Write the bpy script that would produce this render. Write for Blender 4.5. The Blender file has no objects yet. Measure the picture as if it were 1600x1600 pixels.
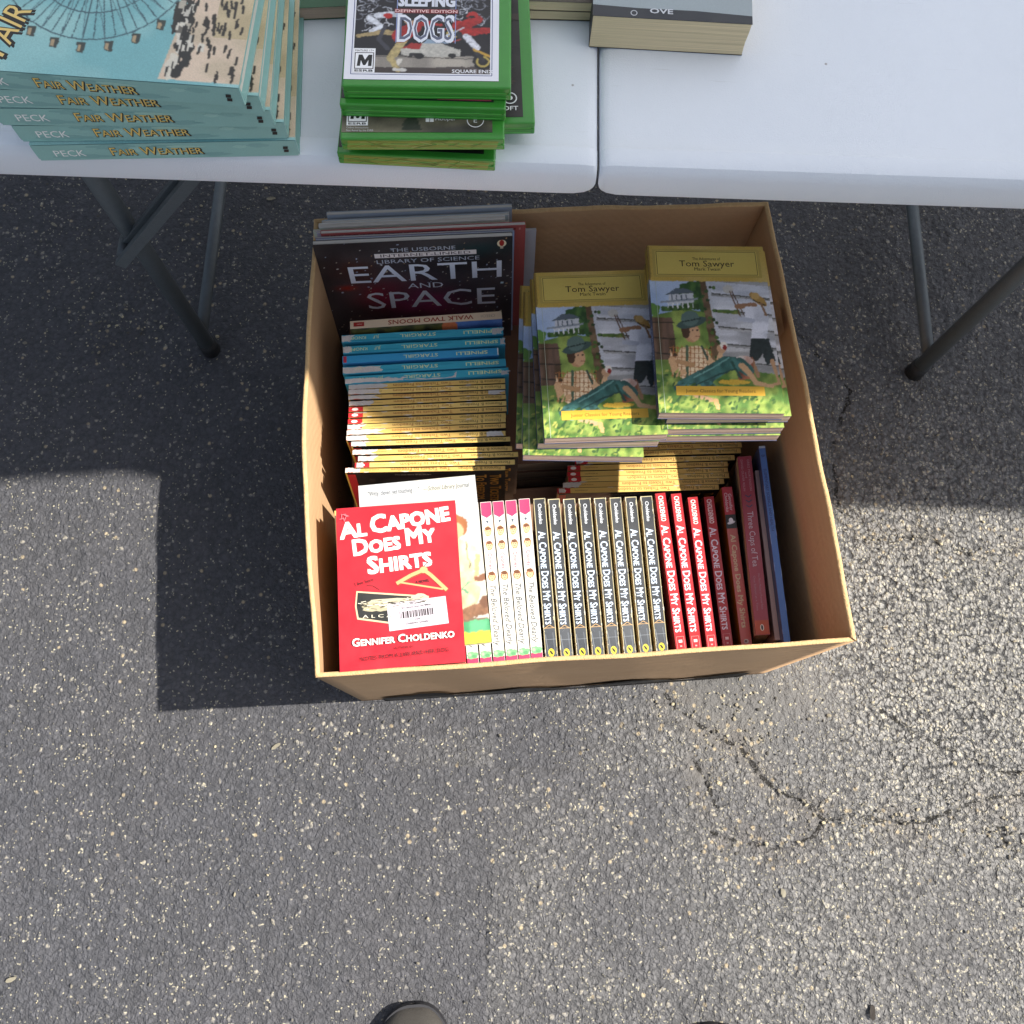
import bpy, bmesh, math, random
import numpy as np
from mathutils import Vector, Matrix
random.seed(7); NR = np.random.RandomState(11)
S = bpy.context.scene
COL = S.collection
R_ = math.radians
# ------------------------------------------------------------------ camera
CAM_H = 1.414
RM = Matrix(((0.99948665, -0.02999444, -0.01125905),
             (0.02581346, 0.96208675, -0.27151935),
             (0.01897625, 0.27108933, 0.96236712)))
cd = bpy.data.cameras.new('camera'); cam = bpy.data.objects.new('camera', cd); COL.objects.link(cam)
cd.sensor_width = 36; cd.lens = 36 * 1420 / 1600; cd.clip_start = .02; cd.clip_end = 300
cam.matrix_world = Matrix.Translation((0, 0, CAM_H)) @ RM.to_4x4()
S.camera = cam
# ------------------------------------------------------------------ light
SUN = Vector((.81, .064, 1)).normalized()
w = bpy.data.worlds.new('World'); S.world = w; w.use_nodes = True
wn = w.node_tree.nodes; wl = w.node_tree.links
sky = wn.new('ShaderNodeTexSky'); sky.sky_type = 'NISHITA'; sky.sun_disc = False
sky.dust_density = 2.5; sky.ozone_density = .6; sky.sun_elevation = math.asin(SUN.z); sky.sun_rotation = math.atan2(SUN.x, SUN.y)
hs = wn.new('ShaderNodeHueSaturation'); hs.inputs['Saturation'].default_value = .7; wl.new(sky.outputs[0], hs.inputs['Color']); wl.new(hs.outputs[0], wn['Background'].inputs[0]); wn['Background'].inputs[1].default_value = .09
ld = bpy.data.lights.new('sun', 'SUN'); ld.energy = 5.0; ld.angle = R_(.53); ld.color = (1, .95, .87)
lo = bpy.data.objects.new('sun', ld); COL.objects.link(lo)
lo.rotation_euler = (-SUN).to_track_quat('-Z', 'Y').to_euler()
S.view_settings.view_transform = 'Standard'; S.view_settings.look = 'None'; S.view_settings.gamma = 1
S.view_settings.exposure = .85; S.view_settings.use_curve_mapping = False
S.render.engine = 'CYCLES'
# ------------------------------------------------------------------ helpers
def lin(c):
    if isinstance(c, str):
        c = [int(c[i:i + 2], 16) / 255 for i in (0, 2, 4)]
    return tuple(((x + .055) / 1.055) ** 2.4 if x > .04045 else x / 12.92 for x in c[:3])
def un(px, py, z):
    """photo pixel + height above the ground -> point in the place"""
    v = RM @ Vector((px - 800, 800 - py, -1420)); v = v * ((z - CAM_H) / v.z)
    return v + Vector((0, 0, CAM_H))
def meta(o, label=None, cat=None, group=None, kind=None):
    for k, v in (('label', label), ('category', cat), ('group', group), ('kind', kind)):
        if v: o[k] = v
    return o
def link(name, me, parent=None):
    o = bpy.data.objects.new(name, me); COL.objects.link(o)
    if parent: o.parent = parent
    return o
def empty(name, M=None):
    o = bpy.data.objects.new(name, None); o.empty_display_size = .02; COL.objects.link(o)
    if M is not None: o.matrix_world = M
    return o
def mesh(name, vs, fs, mat, smooth=False):
    me = bpy.data.meshes.new(name); me.from_pydata([tuple(v) for v in vs], [], fs); me.materials.append(mat)
    if smooth: me.shade_smooth()
    me.update(); return me
def bm_mesh(name, bm, mat, smooth=False):
    bmesh.ops.recalc_face_normals(bm, faces=bm.faces)
    me = bpy.data.meshes.new(name); bm.to_mesh(me); bm.free(); me.materials.append(mat)
    if smooth: me.shade_smooth()
    return me
def box_bm(x0, x1, y0, y1, z0, z1, bev=0, seg=2, bm=None):
    bm = bm or bmesh.new(); n0 = set(bm.verts)
    r = bmesh.ops.create_cube(bm, size=1)
    for v in r['verts']:
        v.co = Vector(((x0 + x1) / 2 + v.co.x * (x1 - x0), (y0 + y1) / 2 + v.co.y * (y1 - y0), (z0 + z1) / 2 + v.co.z * (z1 - z0)))
    if bev:
        es = list({e for v in r['verts'] for e in v.link_edges})
        bmesh.ops.bevel(bm, geom=es, offset=bev, segments=seg, affect='EDGES', profile=.5)
    return bm
def tube_bm(p, q, r, n=14, bm=None, r2=None):
    bm = bm or bmesh.new(); p = Vector(p); q = Vector(q); d = q - p
    M = Matrix.Translation((p + q) / 2) @ d.to_track_quat('Z', 'Y').to_matrix().to_4x4()
    bmesh.ops.create_cone(bm, cap_ends=True, segments=n, radius1=r, radius2=r2 or r, depth=d.length, matrix=M)
    return bm
# ------------------------------------------------------------------ materials
class NT:
    def __init__(s, name):
        s.m = bpy.data.materials.new(name); s.m.use_nodes = True; s.t = s.m.node_tree; s.b = s.t.nodes['Principled BSDF']
        s.co = s.t.nodes.new('ShaderNodeTexCoord')
    def n(s, typ, ins={}, **kw):
        o = s.t.nodes.new('ShaderNode' + typ)
        for k, v in kw.items(): setattr(o, k, v)
        for k, v in ins.items(): s.set(o, k, v)
        return o
    def set(s, o, k, v):
        if isinstance(v, bpy.types.NodeSocket): s.t.links.new(v, o.inputs[k])
        elif isinstance(v, bpy.types.Node): s.t.links.new(v.outputs[0], o.inputs[k])
        else:
            if isinstance(v, tuple) and len(v) == 3 and o.inputs[k].type == 'RGBA': v = (*v, 1)
            o.inputs[k].default_value = v
    def P(s, **kw):
        for k, v in kw.items(): s.set(s.b, k.replace('_', ' '), v)
        return s
    def ramp(s, fac, stops, interp='LINEAR'):
        r = s.n('ValToRGB', {0: fac}); cr = r.color_ramp; cr.interpolation = interp
        while len(cr.elements) < len(stops): cr.elements.new(.5)
        for e, (p, c) in zip(cr.elements, stops):
            e.position = p; e.color = (c, c, c, 1) if isinstance(c, (int, float)) else (*c, 1)
        return r.outputs[0]
    def math(s, op, a, b=0., c=None, clamp=False):
        o = s.n('Math', {0: a, 1: b}, operation=op, use_clamp=clamp)
        if c is not None: s.set(o, 2, c)
        return o.outputs[0]
    def mix(s, f, a, b, bt='MIX'):
        return s.n('MixRGB', {0: f, 1: a if not isinstance(a, tuple) else (*a, 1), 2: b if not isinstance(b, tuple) else (*b, 1)}, blend_type=bt).outputs[0]
    def noise(s, sc, det=3, rough=.55, vec=None, out=0, dist=0):
        return s.n('TexNoise', {'Vector': vec or s.co.outputs['Object'], 'Scale': sc, 'Detail': det, 'Roughness': rough, 'Distortion': dist}).outputs[out]
    def bump(s, h, dist, strength=1., nrm=None):
        ins = {'Height': h, 'Distance': dist, 'Strength': strength}
        if nrm is not None: ins['Normal'] = nrm
        return s.n('Bump', ins).outputs[0]

def plain(name, col, rough=.5, nz=.12, nsc=60, metal=0, bump=0, coat=0):
    t = NT(name); c = lin(col)
    f = t.noise(nsc, 4)
    t.P(Base_Color=t.mix(f, tuple(x * (1 - nz) for x in c), tuple(min(1, x * (1 + nz)) for x in c)), Roughness=rough, Metallic=metal)
    if coat: t.P(Coat_Weight=coat, Coat_Roughness=.15)
    if bump: t.P(Normal=t.bump(t.noise(nsc * 6, 3), bump))
    return t.m
def print_mat(name, rough, coat):
    t = NT(name)
    a = t.n('Attribute', attribute_name='Col').outputs[0]
    wob = t.noise(35, 4); fine = t.noise(900, 2)
    c = t.mix(.10, a, t.mix(wob, (0, 0, 0), (1, 1, 1)), 'OVERLAY')
    c = t.mix(.10, c, fine, 'OVERLAY')
    t.P(Base_Color=c, Roughness=t.ramp(wob, ((.3, rough * .8), (.7, min(1, rough * 1.3)))), Coat_Weight=coat, Coat_Roughness=.25,
        Normal=t.bump(t.noise(22, 2), .0012, .5))
    return t.m
M_INK = print_mat('printed_cover_ink', .42, .18)
M_MATT = print_mat('printed_matt_ink', .6, .05)
def paper_mat(name, col, axis):
    t = NT(name)
    mp = t.n('Mapping', {'Vector': t.co.outputs['Object'], 'Scale': {1: (2, 1600, 60), 2: (4, 60, 1600)}[axis] if axis else (1, 1, 1)})
    l = t.noise(1, 3, .7, mp.outputs[0]); c = lin(col)
    big = t.noise(40, 2)
    col1 = t.mix(t.ramp(l, ((.3, 0), (.65, 1))), tuple(x * .55 for x in c), c)
    t.P(Base_Color=t.mix(t.math('MULTIPLY', big, .35), col1, tuple(x * .75 for x in c)), Roughness=.85, Normal=t.bump(l, .0007, .9))
    return t.m
M_PG = paper_mat('page_edges_cream', 'd8c2a8', 1); M_PGF = paper_mat('page_edges_flat_stack', 'e4c6b0', 2)
M_PGW = paper_mat('page_edges_white', 'e6e2d8', 1); M_PGT = paper_mat('page_edges_yellowed', 'f4dfb4', 2)
COVERS = {}
def cover_mat(hexc):
    if hexc not in COVERS: COVERS[hexc] = plain('cover_board_' + str(len(COVERS)), hexc, .5, .1, 50, coat=.1)
    return COVERS[hexc]
def card_mat():
    t = NT('corrugated_cardboard')
    co = t.co.outputs['Object']
    st = t.n('Mapping', {'Vector': co, 'Scale': (6, 6, 130)}); fib = t.noise(1, 4, .6, st.outputs[0])
    fl = t.n('TexWave', {'Vector': co, 'Scale': 42, 'Distortion': .6, 'Detail': 1}, wave_type='BANDS', bands_direction='DIAGONAL').outputs[1]
    blot = t.noise(7, 5, .6); fine = t.noise(420, 3, .7)
    c = t.mix(blot, lin('b18c64'), lin('cfac85'))
    c = t.mix(t.math('MULTIPLY', fib, .4), c, lin('927050'))
    c = t.mix(t.ramp(fine, ((.35, .0), (.75, .35))), c, lin('c79f73'))
    # a few scuffed creases
    cr = t.noise(3.1, 2, .5, None, 0, 1.2); crm = t.ramp(cr, ((.485, 0), (.5, .5), (.515, 0)))
    h = t.math('ADD', t.math('MULTIPLY', fl, .12), t.math('ADD', t.math('MULTIPLY', blot, 2.2), t.math('MULTIPLY', crm, -.15)))
    t.P(Base_Color=c, Roughness=.82, Normal=t.bump(h, .0022, .7)); return t.m
M_CARD = card_mat()
def edge_mat():
    t = NT('cardboard_cut_edge'); f = t.noise(130, 4, .7)
    t.P(Base_Color=t.mix(f, lin('b48c5c'), lin('dcbd8c')), Roughness=.9, Normal=t.bump(t.noise(500, 3), .001)); return t.m
M_EDGE = edge_mat()
def table_mat():
    t = NT('moulded_white_plastic')
    g = t.noise(900, 3, .6); d = t.noise(4, 6, .62); sp = t.n('TexVoronoi', {'Vector': t.co.outputs['Object'], 'Scale': 16})
    spot = t.ramp(sp.outputs[0], ((.015, 1), (.028, 0)))
    keep = t.ramp(t.noise(3, 2), ((.5, 0), (.56, .75)))
    scr = t.n('Mapping', {'Vector': t.co.outputs['Object'], 'Scale': (12, 160, 12), 'Rotation': (0, 0, .5)})
    sc = t.ramp(t.noise(1, 3, .6, scr.outputs[0]), ((.70, 0), (.78, .25)))
    c = t.mix(t.ramp(d, ((.35, .0), (.75, .35))), lin('e2e8ef'), lin('ccd3da'))
    c = t.mix(sc, c, lin('a9aaa8')); c = t.mix(t.math('MULTIPLY', spot, keep), c, lin('6b5c4a'))
    t.P(Base_Color=c, Roughness=.42, Normal=t.bump(g, .0008, .5)); return t.m
M_TAB = table_mat()
M_LEG = plain('hammered_grey_steel', '5b6266', .45, .18, 120, .2, .0006)
M_CAP = plain('black_rubber', '17181a', .7, .2, 90, 0, .0004)
def green_mat():
    t = NT('translucent_green_plastic')
    f = t.noise(25, 3)
    t.P(Base_Color=t.mix(f, lin('2b7c27'), lin('46993a')), Roughness=.28, Coat_Weight=.3, Coat_Roughness=.08, Subsurface_Weight=.25, Subsurface_Scale=.004,
        Normal=t.bump(t.noise(260, 2), .0003, .5)); t.b.inputs['Subsurface Radius'].default_value = (.3, 1, .3); return t.m
M_GRN = green_mat()
M_GLUE = plain('yellowed_green_plastic', '77822c', .35, .35, 90, coat=.3)
M_RIB = plain('pale_green_rib', '57b04a', .3, .1, coat=.3)
M_TORN = plain('torn_white_paper', 'cfc8c2', .9, .14, 200, 0, .0012)
M_STRIP = plain('black_strip', '1c1c1f', .5, .2)
M_SHOE = plain('black_mesh_fabric', '1d1e22', .8, .35, 300, 0, .0015)
M_SHRUB = plain('grey_rubber_toe', '423f3b', .6, .12, 80, 0, .0006)
M_SOLE = plain('dark_shoe_sole', '26262a', .6, .15)

# ------------------------------------------------------------------ flat print: vector canvas -> one mesh per print
_tc = {}
def glyphs(s, bold, caps, shear):
    k = (s, bold, caps, shear)
    if k in _tc: return _tc[k]
    cu = bpy.data.curves.new('txt', 'FONT'); cu.body = s; cu.size = 1; cu.resolution_u = 2; cu.shear = shear
    if caps:
        cu.small_caps_scale = .78
        for i, ch in enumerate(s):
            cu.body_format[i].use_small_caps = ch.islower()
    o = bpy.data.objects.new('txt', cu); COL.objects.link(o)
    dg = bpy.context.evaluated_depsgraph_get(); me = bpy.data.meshes.new_from_object(o.evaluated_get(dg))
    v = np.array([(p.co.x, p.co.y) for p in me.vertices]) if len(me.vertices) else np.zeros((0, 2))
    f = [tuple(p.vertices) for p in me.polygons]
    bpy.data.objects.remove(o); bpy.data.curves.remove(cu); bpy.data.meshes.remove(me)
    _tc[k] = (v, f); return v, f
class Art:
    def __init__(s, w, h, dz=1.6e-5, z0=8e-5):
        s.w = w; s.h = h; s.v = []; s.f = []; s.c = []; s.z = z0; s.dz = dz; s.rotall = False
    def _add(s, pts, faces, col):
        b = len(s.v); s.z += s.dz; c = lin(col) if isinstance(col, str) else col
        for x, y in pts:
            if s.rotall: x, y = s.w - x, s.h - y
            s.v.append((min(max(x, 0), s.w), min(max(y, 0), s.h), s.z))
        for f in faces: s.f.append(tuple(i + b for i in f)); s.c.append(c)
    def poly(s, pts, col): s._add(pts, [tuple(range(len(pts)))], col)
    def rect(s, x0, y0, x1, y1, col): s.poly([(x0, y0), (x1, y0), (x1, y1), (x0, y1)], col)
    def ell(s, x, y, rx, ry, col, n=18, a=0, jit=0):
        P = []
        for i in range(n):
            t = 2 * math.pi * i / n; k = 1 + random.uniform(-jit, jit)
            u, v = rx * k * math.cos(t), ry * k * math.sin(t)
            P.append((x + u * math.cos(a) - v * math.sin(a), y + u * math.sin(a) + v * math.cos(a)))
        s.poly(P, col)
    def line(s, pts, wd, col):
        for (a, b) in zip(pts, pts[1:]):
            dx, dy = b[0] - a[0], b[1] - a[1]; l = math.hypot(dx, dy) or 1; nx, ny = -dy / l * wd / 2, dx / l * wd / 2
            s.poly([(a[0] + nx, a[1] + ny), (a[0] - nx, a[1] - ny), (b[0] - nx, b[1] - ny), (b[0] + nx, b[1] + ny)], col)
    def frame(s, x0, y0, x1, y1, wd, col): s.line([(x0, y0), (x1, y0), (x1, y1), (x0, y1), (x0, y0)], wd, col)
    def text(s, t, x, y, size, col, rot=0, width=None, align='C', bold=0, caps=False, shear=0, shadow=None, vary=None):
        v, f = glyphs(t, 0, caps, shear)
        if not len(v): return
        w0 = v[:, 0].min(); w1 = v[:, 0].max(); k = size / .70
        kx = k if width is None else width / (w1 - w0)
        P = v.copy(); P[:, 0] = (P[:, 0] - w0) * kx; P[:, 1] = P[:, 1] * k - size / 2
        W = (w1 - w0) * kx
        if align == 'C': P[:, 0] -= W / 2
        elif align == 'R': P[:, 0] -= W
        if vary: P[:, 1] *= 1 + vary * P[:, 0] / W
        ca, sa = math.cos(R_(rot)), math.sin(R_(rot))
        Q = np.stack([x + P[:, 0] * ca - P[:, 1] * sa, y + P[:, 0] * sa + P[:, 1] * ca], 1)
        if shadow: s._add([(a + shadow[0], b + shadow[1]) for a, b in Q], f, shadow[2])
        if bold > .012:
            d = bold * k * .8
            for a, b in ((d, d), (-d, d), (d, -d), (-d, -d)): s._add([(x_ + a, y_ + b) for x_, y_ in Q], f, col)
        else: s._add([tuple(q) for q in Q], f, col)
    def build(s, name, O, ex, ey, parent=None, mat=None):
        O, ex, ey = Vector(O), Vector(ex), Vector(ey); n = ex.cross(ey)
        me = mesh(name, [O + ex * x + ey * y + n * z for x, y, z in s.v], s.f, mat or M_INK)
        at = me.color_attributes.new('Col', 'FLOAT_COLOR', 'CORNER')
        cnt = np.array([len(f) for f in s.f]); arr = np.repeat(np.array([(*c, 1) for c in s.c], 'f'), cnt, 0)
        at.data.foreach_set('color', arr.ravel())
        return link(name, me, parent) if parent else me
class Paint:
    """small painted picture, kept as colours on a fine grid of the cover sheet"""
    def __init__(s, w, h, nx, ny, bg):
        s.w, s.h, s.nx, s.ny = w, h, nx, ny
        s.X, s.Y = np.meshgrid((np.arange(nx) + .5) / nx, (np.arange(ny) + .5) / ny)
        s.im = np.ones((ny, nx, 3)) * np.array(lin(bg)); s.z = 7e-5
    def noise(s, sx, sy, seed):
        r = np.random.RandomState(seed); g = r.rand(sy + 2, sx + 2)
        x = s.X * sx; y = s.Y * sy; xi = x.astype(int); yi = y.astype(int); fx = x - xi; fy = y - yi
        fx = fx * fx * (3 - 2 * fx); fy = fy * fy * (3 - 2 * fy)
        return (g[yi, xi] * (1 - fx) + g[yi, xi + 1] * fx) * (1 - fy) + (g[yi + 1, xi] * (1 - fx) + g[yi + 1, xi + 1] * fx) * fy
    def put(s, m, col, var=.0, seed=1, sc=(30, 40), col2=None):
        m = np.clip(m, 0, 1)[..., None].astype(float); c = np.array(lin(col))[None, None]
        if col2 is not None:
            t = s.noise(*sc, seed)[..., None]; t = np.clip((t - .3) * 2.2, 0, 1); c = c * (1 - t) + np.array(lin(col2)) * t
        if var: c = c * (1 + var * (s.noise(sc[0] * 2, sc[1] * 2, seed + 5)[..., None] - .5) * 2)
        s.im = s.im * (1 - m) + c * m
    def poly(s, pts, col, **k):
        X, Y = s.X, s.Y; ins = np.zeros(X.shape, bool); n = len(pts)
        for i in range(n):
            (x0, y0), (x1, y1) = pts[i], pts[(i + 1) % n]
            if y0 == y1: continue
            ins ^= ((y0 > Y) != (y1 > Y)) & (X < (x1 - x0) * (Y - y0) / (y1 - y0) + x0)
        s.put(ins, col, **k)
    def ell(s, x, y, rx, ry, col, a=0, rough=0, **k):
        c, n = math.cos(a), math.sin(a); dx, dy = s.X - x, s.Y - y
        u = (dx * c + dy * n) / rx; v = (-dx * n + dy * c) / ry; d = u * u + v * v
        if rough: d = d + rough * (s.noise(26, 34, int(x * 97 + y * 31) + 3) - .5) * 2
        s.put(d < 1, col, **k)
    def line(s, pts, wd, col, wd2=None, **k):
        asp = s.h / s.w; n = len(pts) - 1
        for i, (a, b) in enumerate(zip(pts, pts[1:])):
            dx, dy = b[0] - a[0], (b[1] - a[1]) * asp; L = dx * dx + dy * dy + 1e-9
            t = np.clip(((s.X - a[0]) * dx + (s.Y - a[1]) * asp * dy) / L, 0, 1)
            d = np.hypot(s.X - a[0] - t * dx, (s.Y - a[1]) * asp - t * dy)
            w0 = wd + ((wd2 or wd) - wd) * (i + t) / n
            s.put(d < w0 / 2, col, **k)
    def smudge(s, amt, sc=(34, 44), seed=50):
        dx = (s.noise(*sc, seed) - .5) * 2 * amt; dy = (s.noise(*sc, seed + 1) - .5) * 2 * amt * s.w / s.h
        xi = np.clip(((s.X + dx) * s.nx).astype(int), 0, s.nx - 1); yi = np.clip(((s.Y + dy) * s.ny).astype(int), 0, s.ny - 1); s.im = s.im[yi, xi]
        k = s.im.copy(); k[1:-1, 1:-1] = (s.im[1:-1, 1:-1] * 4 + s.im[:-2, 1:-1] + s.im[2:, 1:-1] + s.im[1:-1, :-2] + s.im[1:-1, 2:]) / 8; s.im = k
    def grain(s, amt, seed=3): s.im = s.im * (1 + amt * (np.random.RandomState(seed).rand(s.ny, s.nx, 1) - .5))
    def build(s, name, O, ex, ey, parent=None, mat=None, x0=0, y0=0):
        O, ex, ey = Vector(O), Vector(ex), Vector(ey); n = ex.cross(ey)
        gx = np.linspace(0, s.w, s.nx) + x0; gy = np.linspace(0, s.h, s.ny) + y0
        GX, GY = np.meshgrid(gx, gy); co = (np.array(O)[None] + GX.ravel()[:, None] * np.array(ex) + GY.ravel()[:, None] * np.array(ey) + s.z * np.array(n)[None])
        i = np.arange((s.ny - 1) * s.nx).reshape(s.ny - 1, s.nx)[:, :-1].ravel()
        q = np.stack([i, i + 1, i + s.nx + 1, i + s.nx], 1)
        me = bpy.data.meshes.new(name); me.vertices.add(len(co)); me.vertices.foreach_set('co', co.ravel())
        me.loops.add(q.size); me.loops.foreach_set('vertex_index', q.ravel().astype('i')); me.polygons.add(len(q))
        me.polygons.foreach_set('loop_start', np.arange(0, q.size, 4, dtype='i')); me.update(calc_edges=True)
        at = me.color_attributes.new('Col', 'FLOAT_COLOR', 'POINT')
        c = np.concatenate([np.clip(s.im, 0, .9).reshape(-1, 3), np.ones((s.nx * s.ny, 1))], 1).astype('f'); at.data.foreach_set('color', c.ravel())
        me.materials.append(mat or M_INK)
        return link(name, me, parent) if parent else me

# ------------------------------------------------------------------ books
def shell_mesh(name, L, t, D, c, r, ax, mat, joint=0):
    """U of cover: len along ax[0], thickness along ax[1] (centred), out of the spine along ax[2]"""
    A = [Vector(a) for a in ax]; prof = []
    for sgn in (-1, 1):
        arc = []
        for i in range(4):
            a = math.pi / 2 * i / 3; y = t / 2 - r + r * math.cos(a if sgn > 0 else a); z = -r + r * math.sin(a)
            arc.append((sgn * y, z))
        seg = [(sgn * t / 2, -D)] + ([(sgn * t / 2, -r - joint * 1.6), (sgn * (t / 2 - c * .5), -r - joint)] if joint else []) + arc
        prof += seg if sgn < 0 else seg[::-1]
    inner = []
    for (y, z) in prof:
        k = max(0, (abs(y) - c)) / max(abs(y), 1e-6); inner.append((y * k, min(z, -c)))
    vs = []; n = len(prof)
    for x in (0, L):
        for P in (prof, inner):
            for y, z in P: vs.append(A[0] * x + A[1] * y + A[2] * z)
    fs = []
    for i in range(n - 1):
        fs += [(i, i + 1, 2 * n + i + 1, 2 * n + i), (n + i, 3 * n + i, 3 * n + i + 1, n + i + 1),
               (i, n + i, n + i + 1, i + 1), (2 * n + i, 2 * n + i + 1, 3 * n + i + 1, 3 * n + i)]
    for i in (0, n - 1): fs.append((i, 2 * n + i, 3 * n + i, n + i))
    me = mesh(name, vs, fs, mat)
    bm = bmesh.new(); bm.from_mesh(me); bmesh.ops.recalc_face_normals(bm, faces=bm.faces); bm.to_mesh(me); bm.free()
    return me
def pages_mesh(L, t, D, c, ax, mat, inset=.0006, drop=0.):
    A = [Vector(a) for a in ax]; g = c + .0001; bm = bmesh.new()
    nx = 6; vs = []
    rr = random.Random(int(L * 1e5 + t * 1e6))
    for i, x in enumerate((inset, L - inset)):
        for y in np.linspace(-t / 2 + g, t / 2 - g, nx):
            j = rr.uniform(-.0003, .0003)
            for z in (-g, -D + inset + drop + j): vs.append(A[0] * (x + j) + A[1] * float(y) + A[2] * z)
    n = 2 * nx; fs = []
    for i in range(nx - 1):
        a = 2 * i
        fs += [(a, a + 1, a + 3, a + 2), (n + a, n + a + 2, n + a + 3, n + a + 1), (a + 1, n + a + 1, n + a + 3, a + 3), (a, a + 2, n + a + 2, n + a)]
    fs += [(0, n, n + 1, 1), (n - 2, n - 1, 2 * n - 1, 2 * n - 2)]
    me = mesh('pages', vs, fs, mat)
    bm.from_mesh(me); bmesh.ops.recalc_face_normals(bm, faces=bm.faces); bm.to_mesh(me); bm.free(); return me
UP_AX = ((1, 0, 0), (0, 1, 0), (0, 0, 1))       # spine up: x along the spine, z out of the spine
FLAT_AX = ((0, 1, 0), (0, 0, 1), (-1, 0, 0))    # lying flat: x across the cover, y up the cover, z out of the cover (centred)
class Kind:
    """meshes shared by all copies of one title"""
    def __init__(s, L, t, D, shell, pages=None, flat=False, c=.0005, r=.0012, hard=False):
        s.L, s.t, s.D, s.flat = L, t, D, flat; ax = FLAT_AX if flat else UP_AX; s.c = c
        if hard: c, r = .0025, .0035
        s.me = {'cover': shell_mesh('cover', L, t, D, c, r, ax, cover_mat(shell), joint=.006 if hard else 0),
                'pages': pages_mesh(L, t, D, c, ax, pages or (M_PGF if flat else M_PG), .004 if hard else .0006, .003 if hard else 0)}
        s.t_ = t
    def face(s, which):
        if s.flat:
            return {'front': ((0, 0, s.t / 2), (1, 0, 0), (0, 1, 0)), 'spine': ((0, s.L, -s.t / 2), (0, -1, 0), (0, 0, 1))}[which]
        return {'spine': ((0, -s.t / 2, 0), (1, 0, 0), (0, 1, 0)), 'front': ((0, -s.t / 2, -s.D), (1, 0, 0), (0, 0, 1)),
                'left': ((0, s.t / 2, -s.D), (0, -1, 0), (0, 0, 1)), 'back': ((s.L, s.t / 2, -s.D), (-1, 0, 0), (0, 0, 1))}[which]
    def print(s, name, which, art, mat=None, **k): s.me[name] = art.build(name, *s.face(which), mat=mat, **k); return s
    def make(s, M, name='paperback_book', label='', cat='book', group=None, skip=()):
        o = empty(name, M); meta(o, label, cat, group)
        if len(label.split()) > 16: print('LONG', label)
        for n, me in s.me.items():
            if n not in skip: link(n, me, o)
        return o
def spine_frame(pl, pr, zl, zr, lean=0., L=None):
    a = un(*pl, zl); b = un(*pr, zr); U = (b - a).normalized()
    if L: a = (a + b) / 2 - U * L / 2
    Z = Vector((0, 0, 1)); Z = (Z - U * Z.dot(U)).normalized(); Y = Z.cross(U)
    M = Matrix((U, Y, Z)).transposed().to_4x4()
    return Matrix.Translation(a) @ M @ Matrix.Rotation(lean, 4, 'X')
def flat_frame(bl, zbl, tl, ztl, tilt=0.):
    a = un(*bl, zbl); b = un(*tl, ztl); Y = (b - a).normalized(); Z = Vector((0, 0, 1)); Z = (Z - Y * Z.dot(Y)).normalized(); X = Y.cross(Z)
    M = Matrix((X, Y, Z)).transposed().to_4x4()
    return Matrix.Translation(a) @ M @ Matrix.Rotation(tilt, 4, 'Y')
def torn(parent, L, t, x0, x1, y0=.05, y1=.95, mat=None, name='torn_patch', z=.00025):
    """ragged patch where a label was torn off a spine (spine-up books)"""
    n = 9; top = []; bot = []
    for i in range(n + 1):
        u = x0 + (x1 - x0) * i / n; top.append((u, t * (y1 - .5) + random.uniform(-.12, .05) * t)); bot.append((u, t * (y0 - .5) + random.uniform(-.05, .12) * t))
    bot[0] = (x0, bot[0][1]); rr_ = min(.006, (x1 - x0) * .3); rag = [(x1 + random.uniform(-rr_, rr_), t * (y1 - .5) * (1 - 2 * k / 3)) for k in (0, 1, 2, 3)]
    P = bot + rag[::-1] + top[::-1]
    vs = [(x, y, z + random.uniform(0, .0003)) for x, y in P] + [(x, y, .00005) for x, y in P]; m = len(P)
    fs = [tuple(range(m))] + [(i, m + i, m + (i + 1) % m, (i + 1) % m) for i in range(m)]
    return link(name, mesh(name, vs, fs, mat or M_TORN), parent)

# ================================================================== GROUND
def seg_dist(X, Y, pts):
    d = np.full(X.shape, 9.)
    for a, b in zip(pts, pts[1:]):
        dx, dy = b[0] - a[0], b[1] - a[1]; t = np.clip(((X - a[0]) * dx + (Y - a[1]) * dy) / (dx * dx + dy * dy), 0, 1)
        d = np.minimum(d, np.hypot(X - a[0] - t * dx, Y - a[1] - t * dy))
    return d
CR = [[(1040, 1085), (1075, 1120), (1120, 1150), (1160, 1172), (1185, 1210), (1212, 1235), (1262, 1255), (1290, 1282), (1335, 1274), (1390, 1284), (1440, 1287), (1500, 1262), (1545, 1247), (1640, 1238)],
      [(1085, 1190), (1105, 1222), (1117, 1258)], [(1110, 1300), (1160, 1318), (1220, 1326), (1268, 1310), (1290, 1284)],
      [(1300, 790), (1345, 815), (1372, 850), (1440, 838), (1520, 868), (1650, 850)], [(1560, 1290), (1572, 1320)],
      [(1380, 1110), (1440, 1150), (1510, 1180), (1570, 1205), (1650, 1215)], [(1200, 470), (1330, 610), (1300, 700), (1310, 790)]]
CRW = [[tuple(un(x, y, 0)[:2]) for x, y in c] for c in CR]
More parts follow.
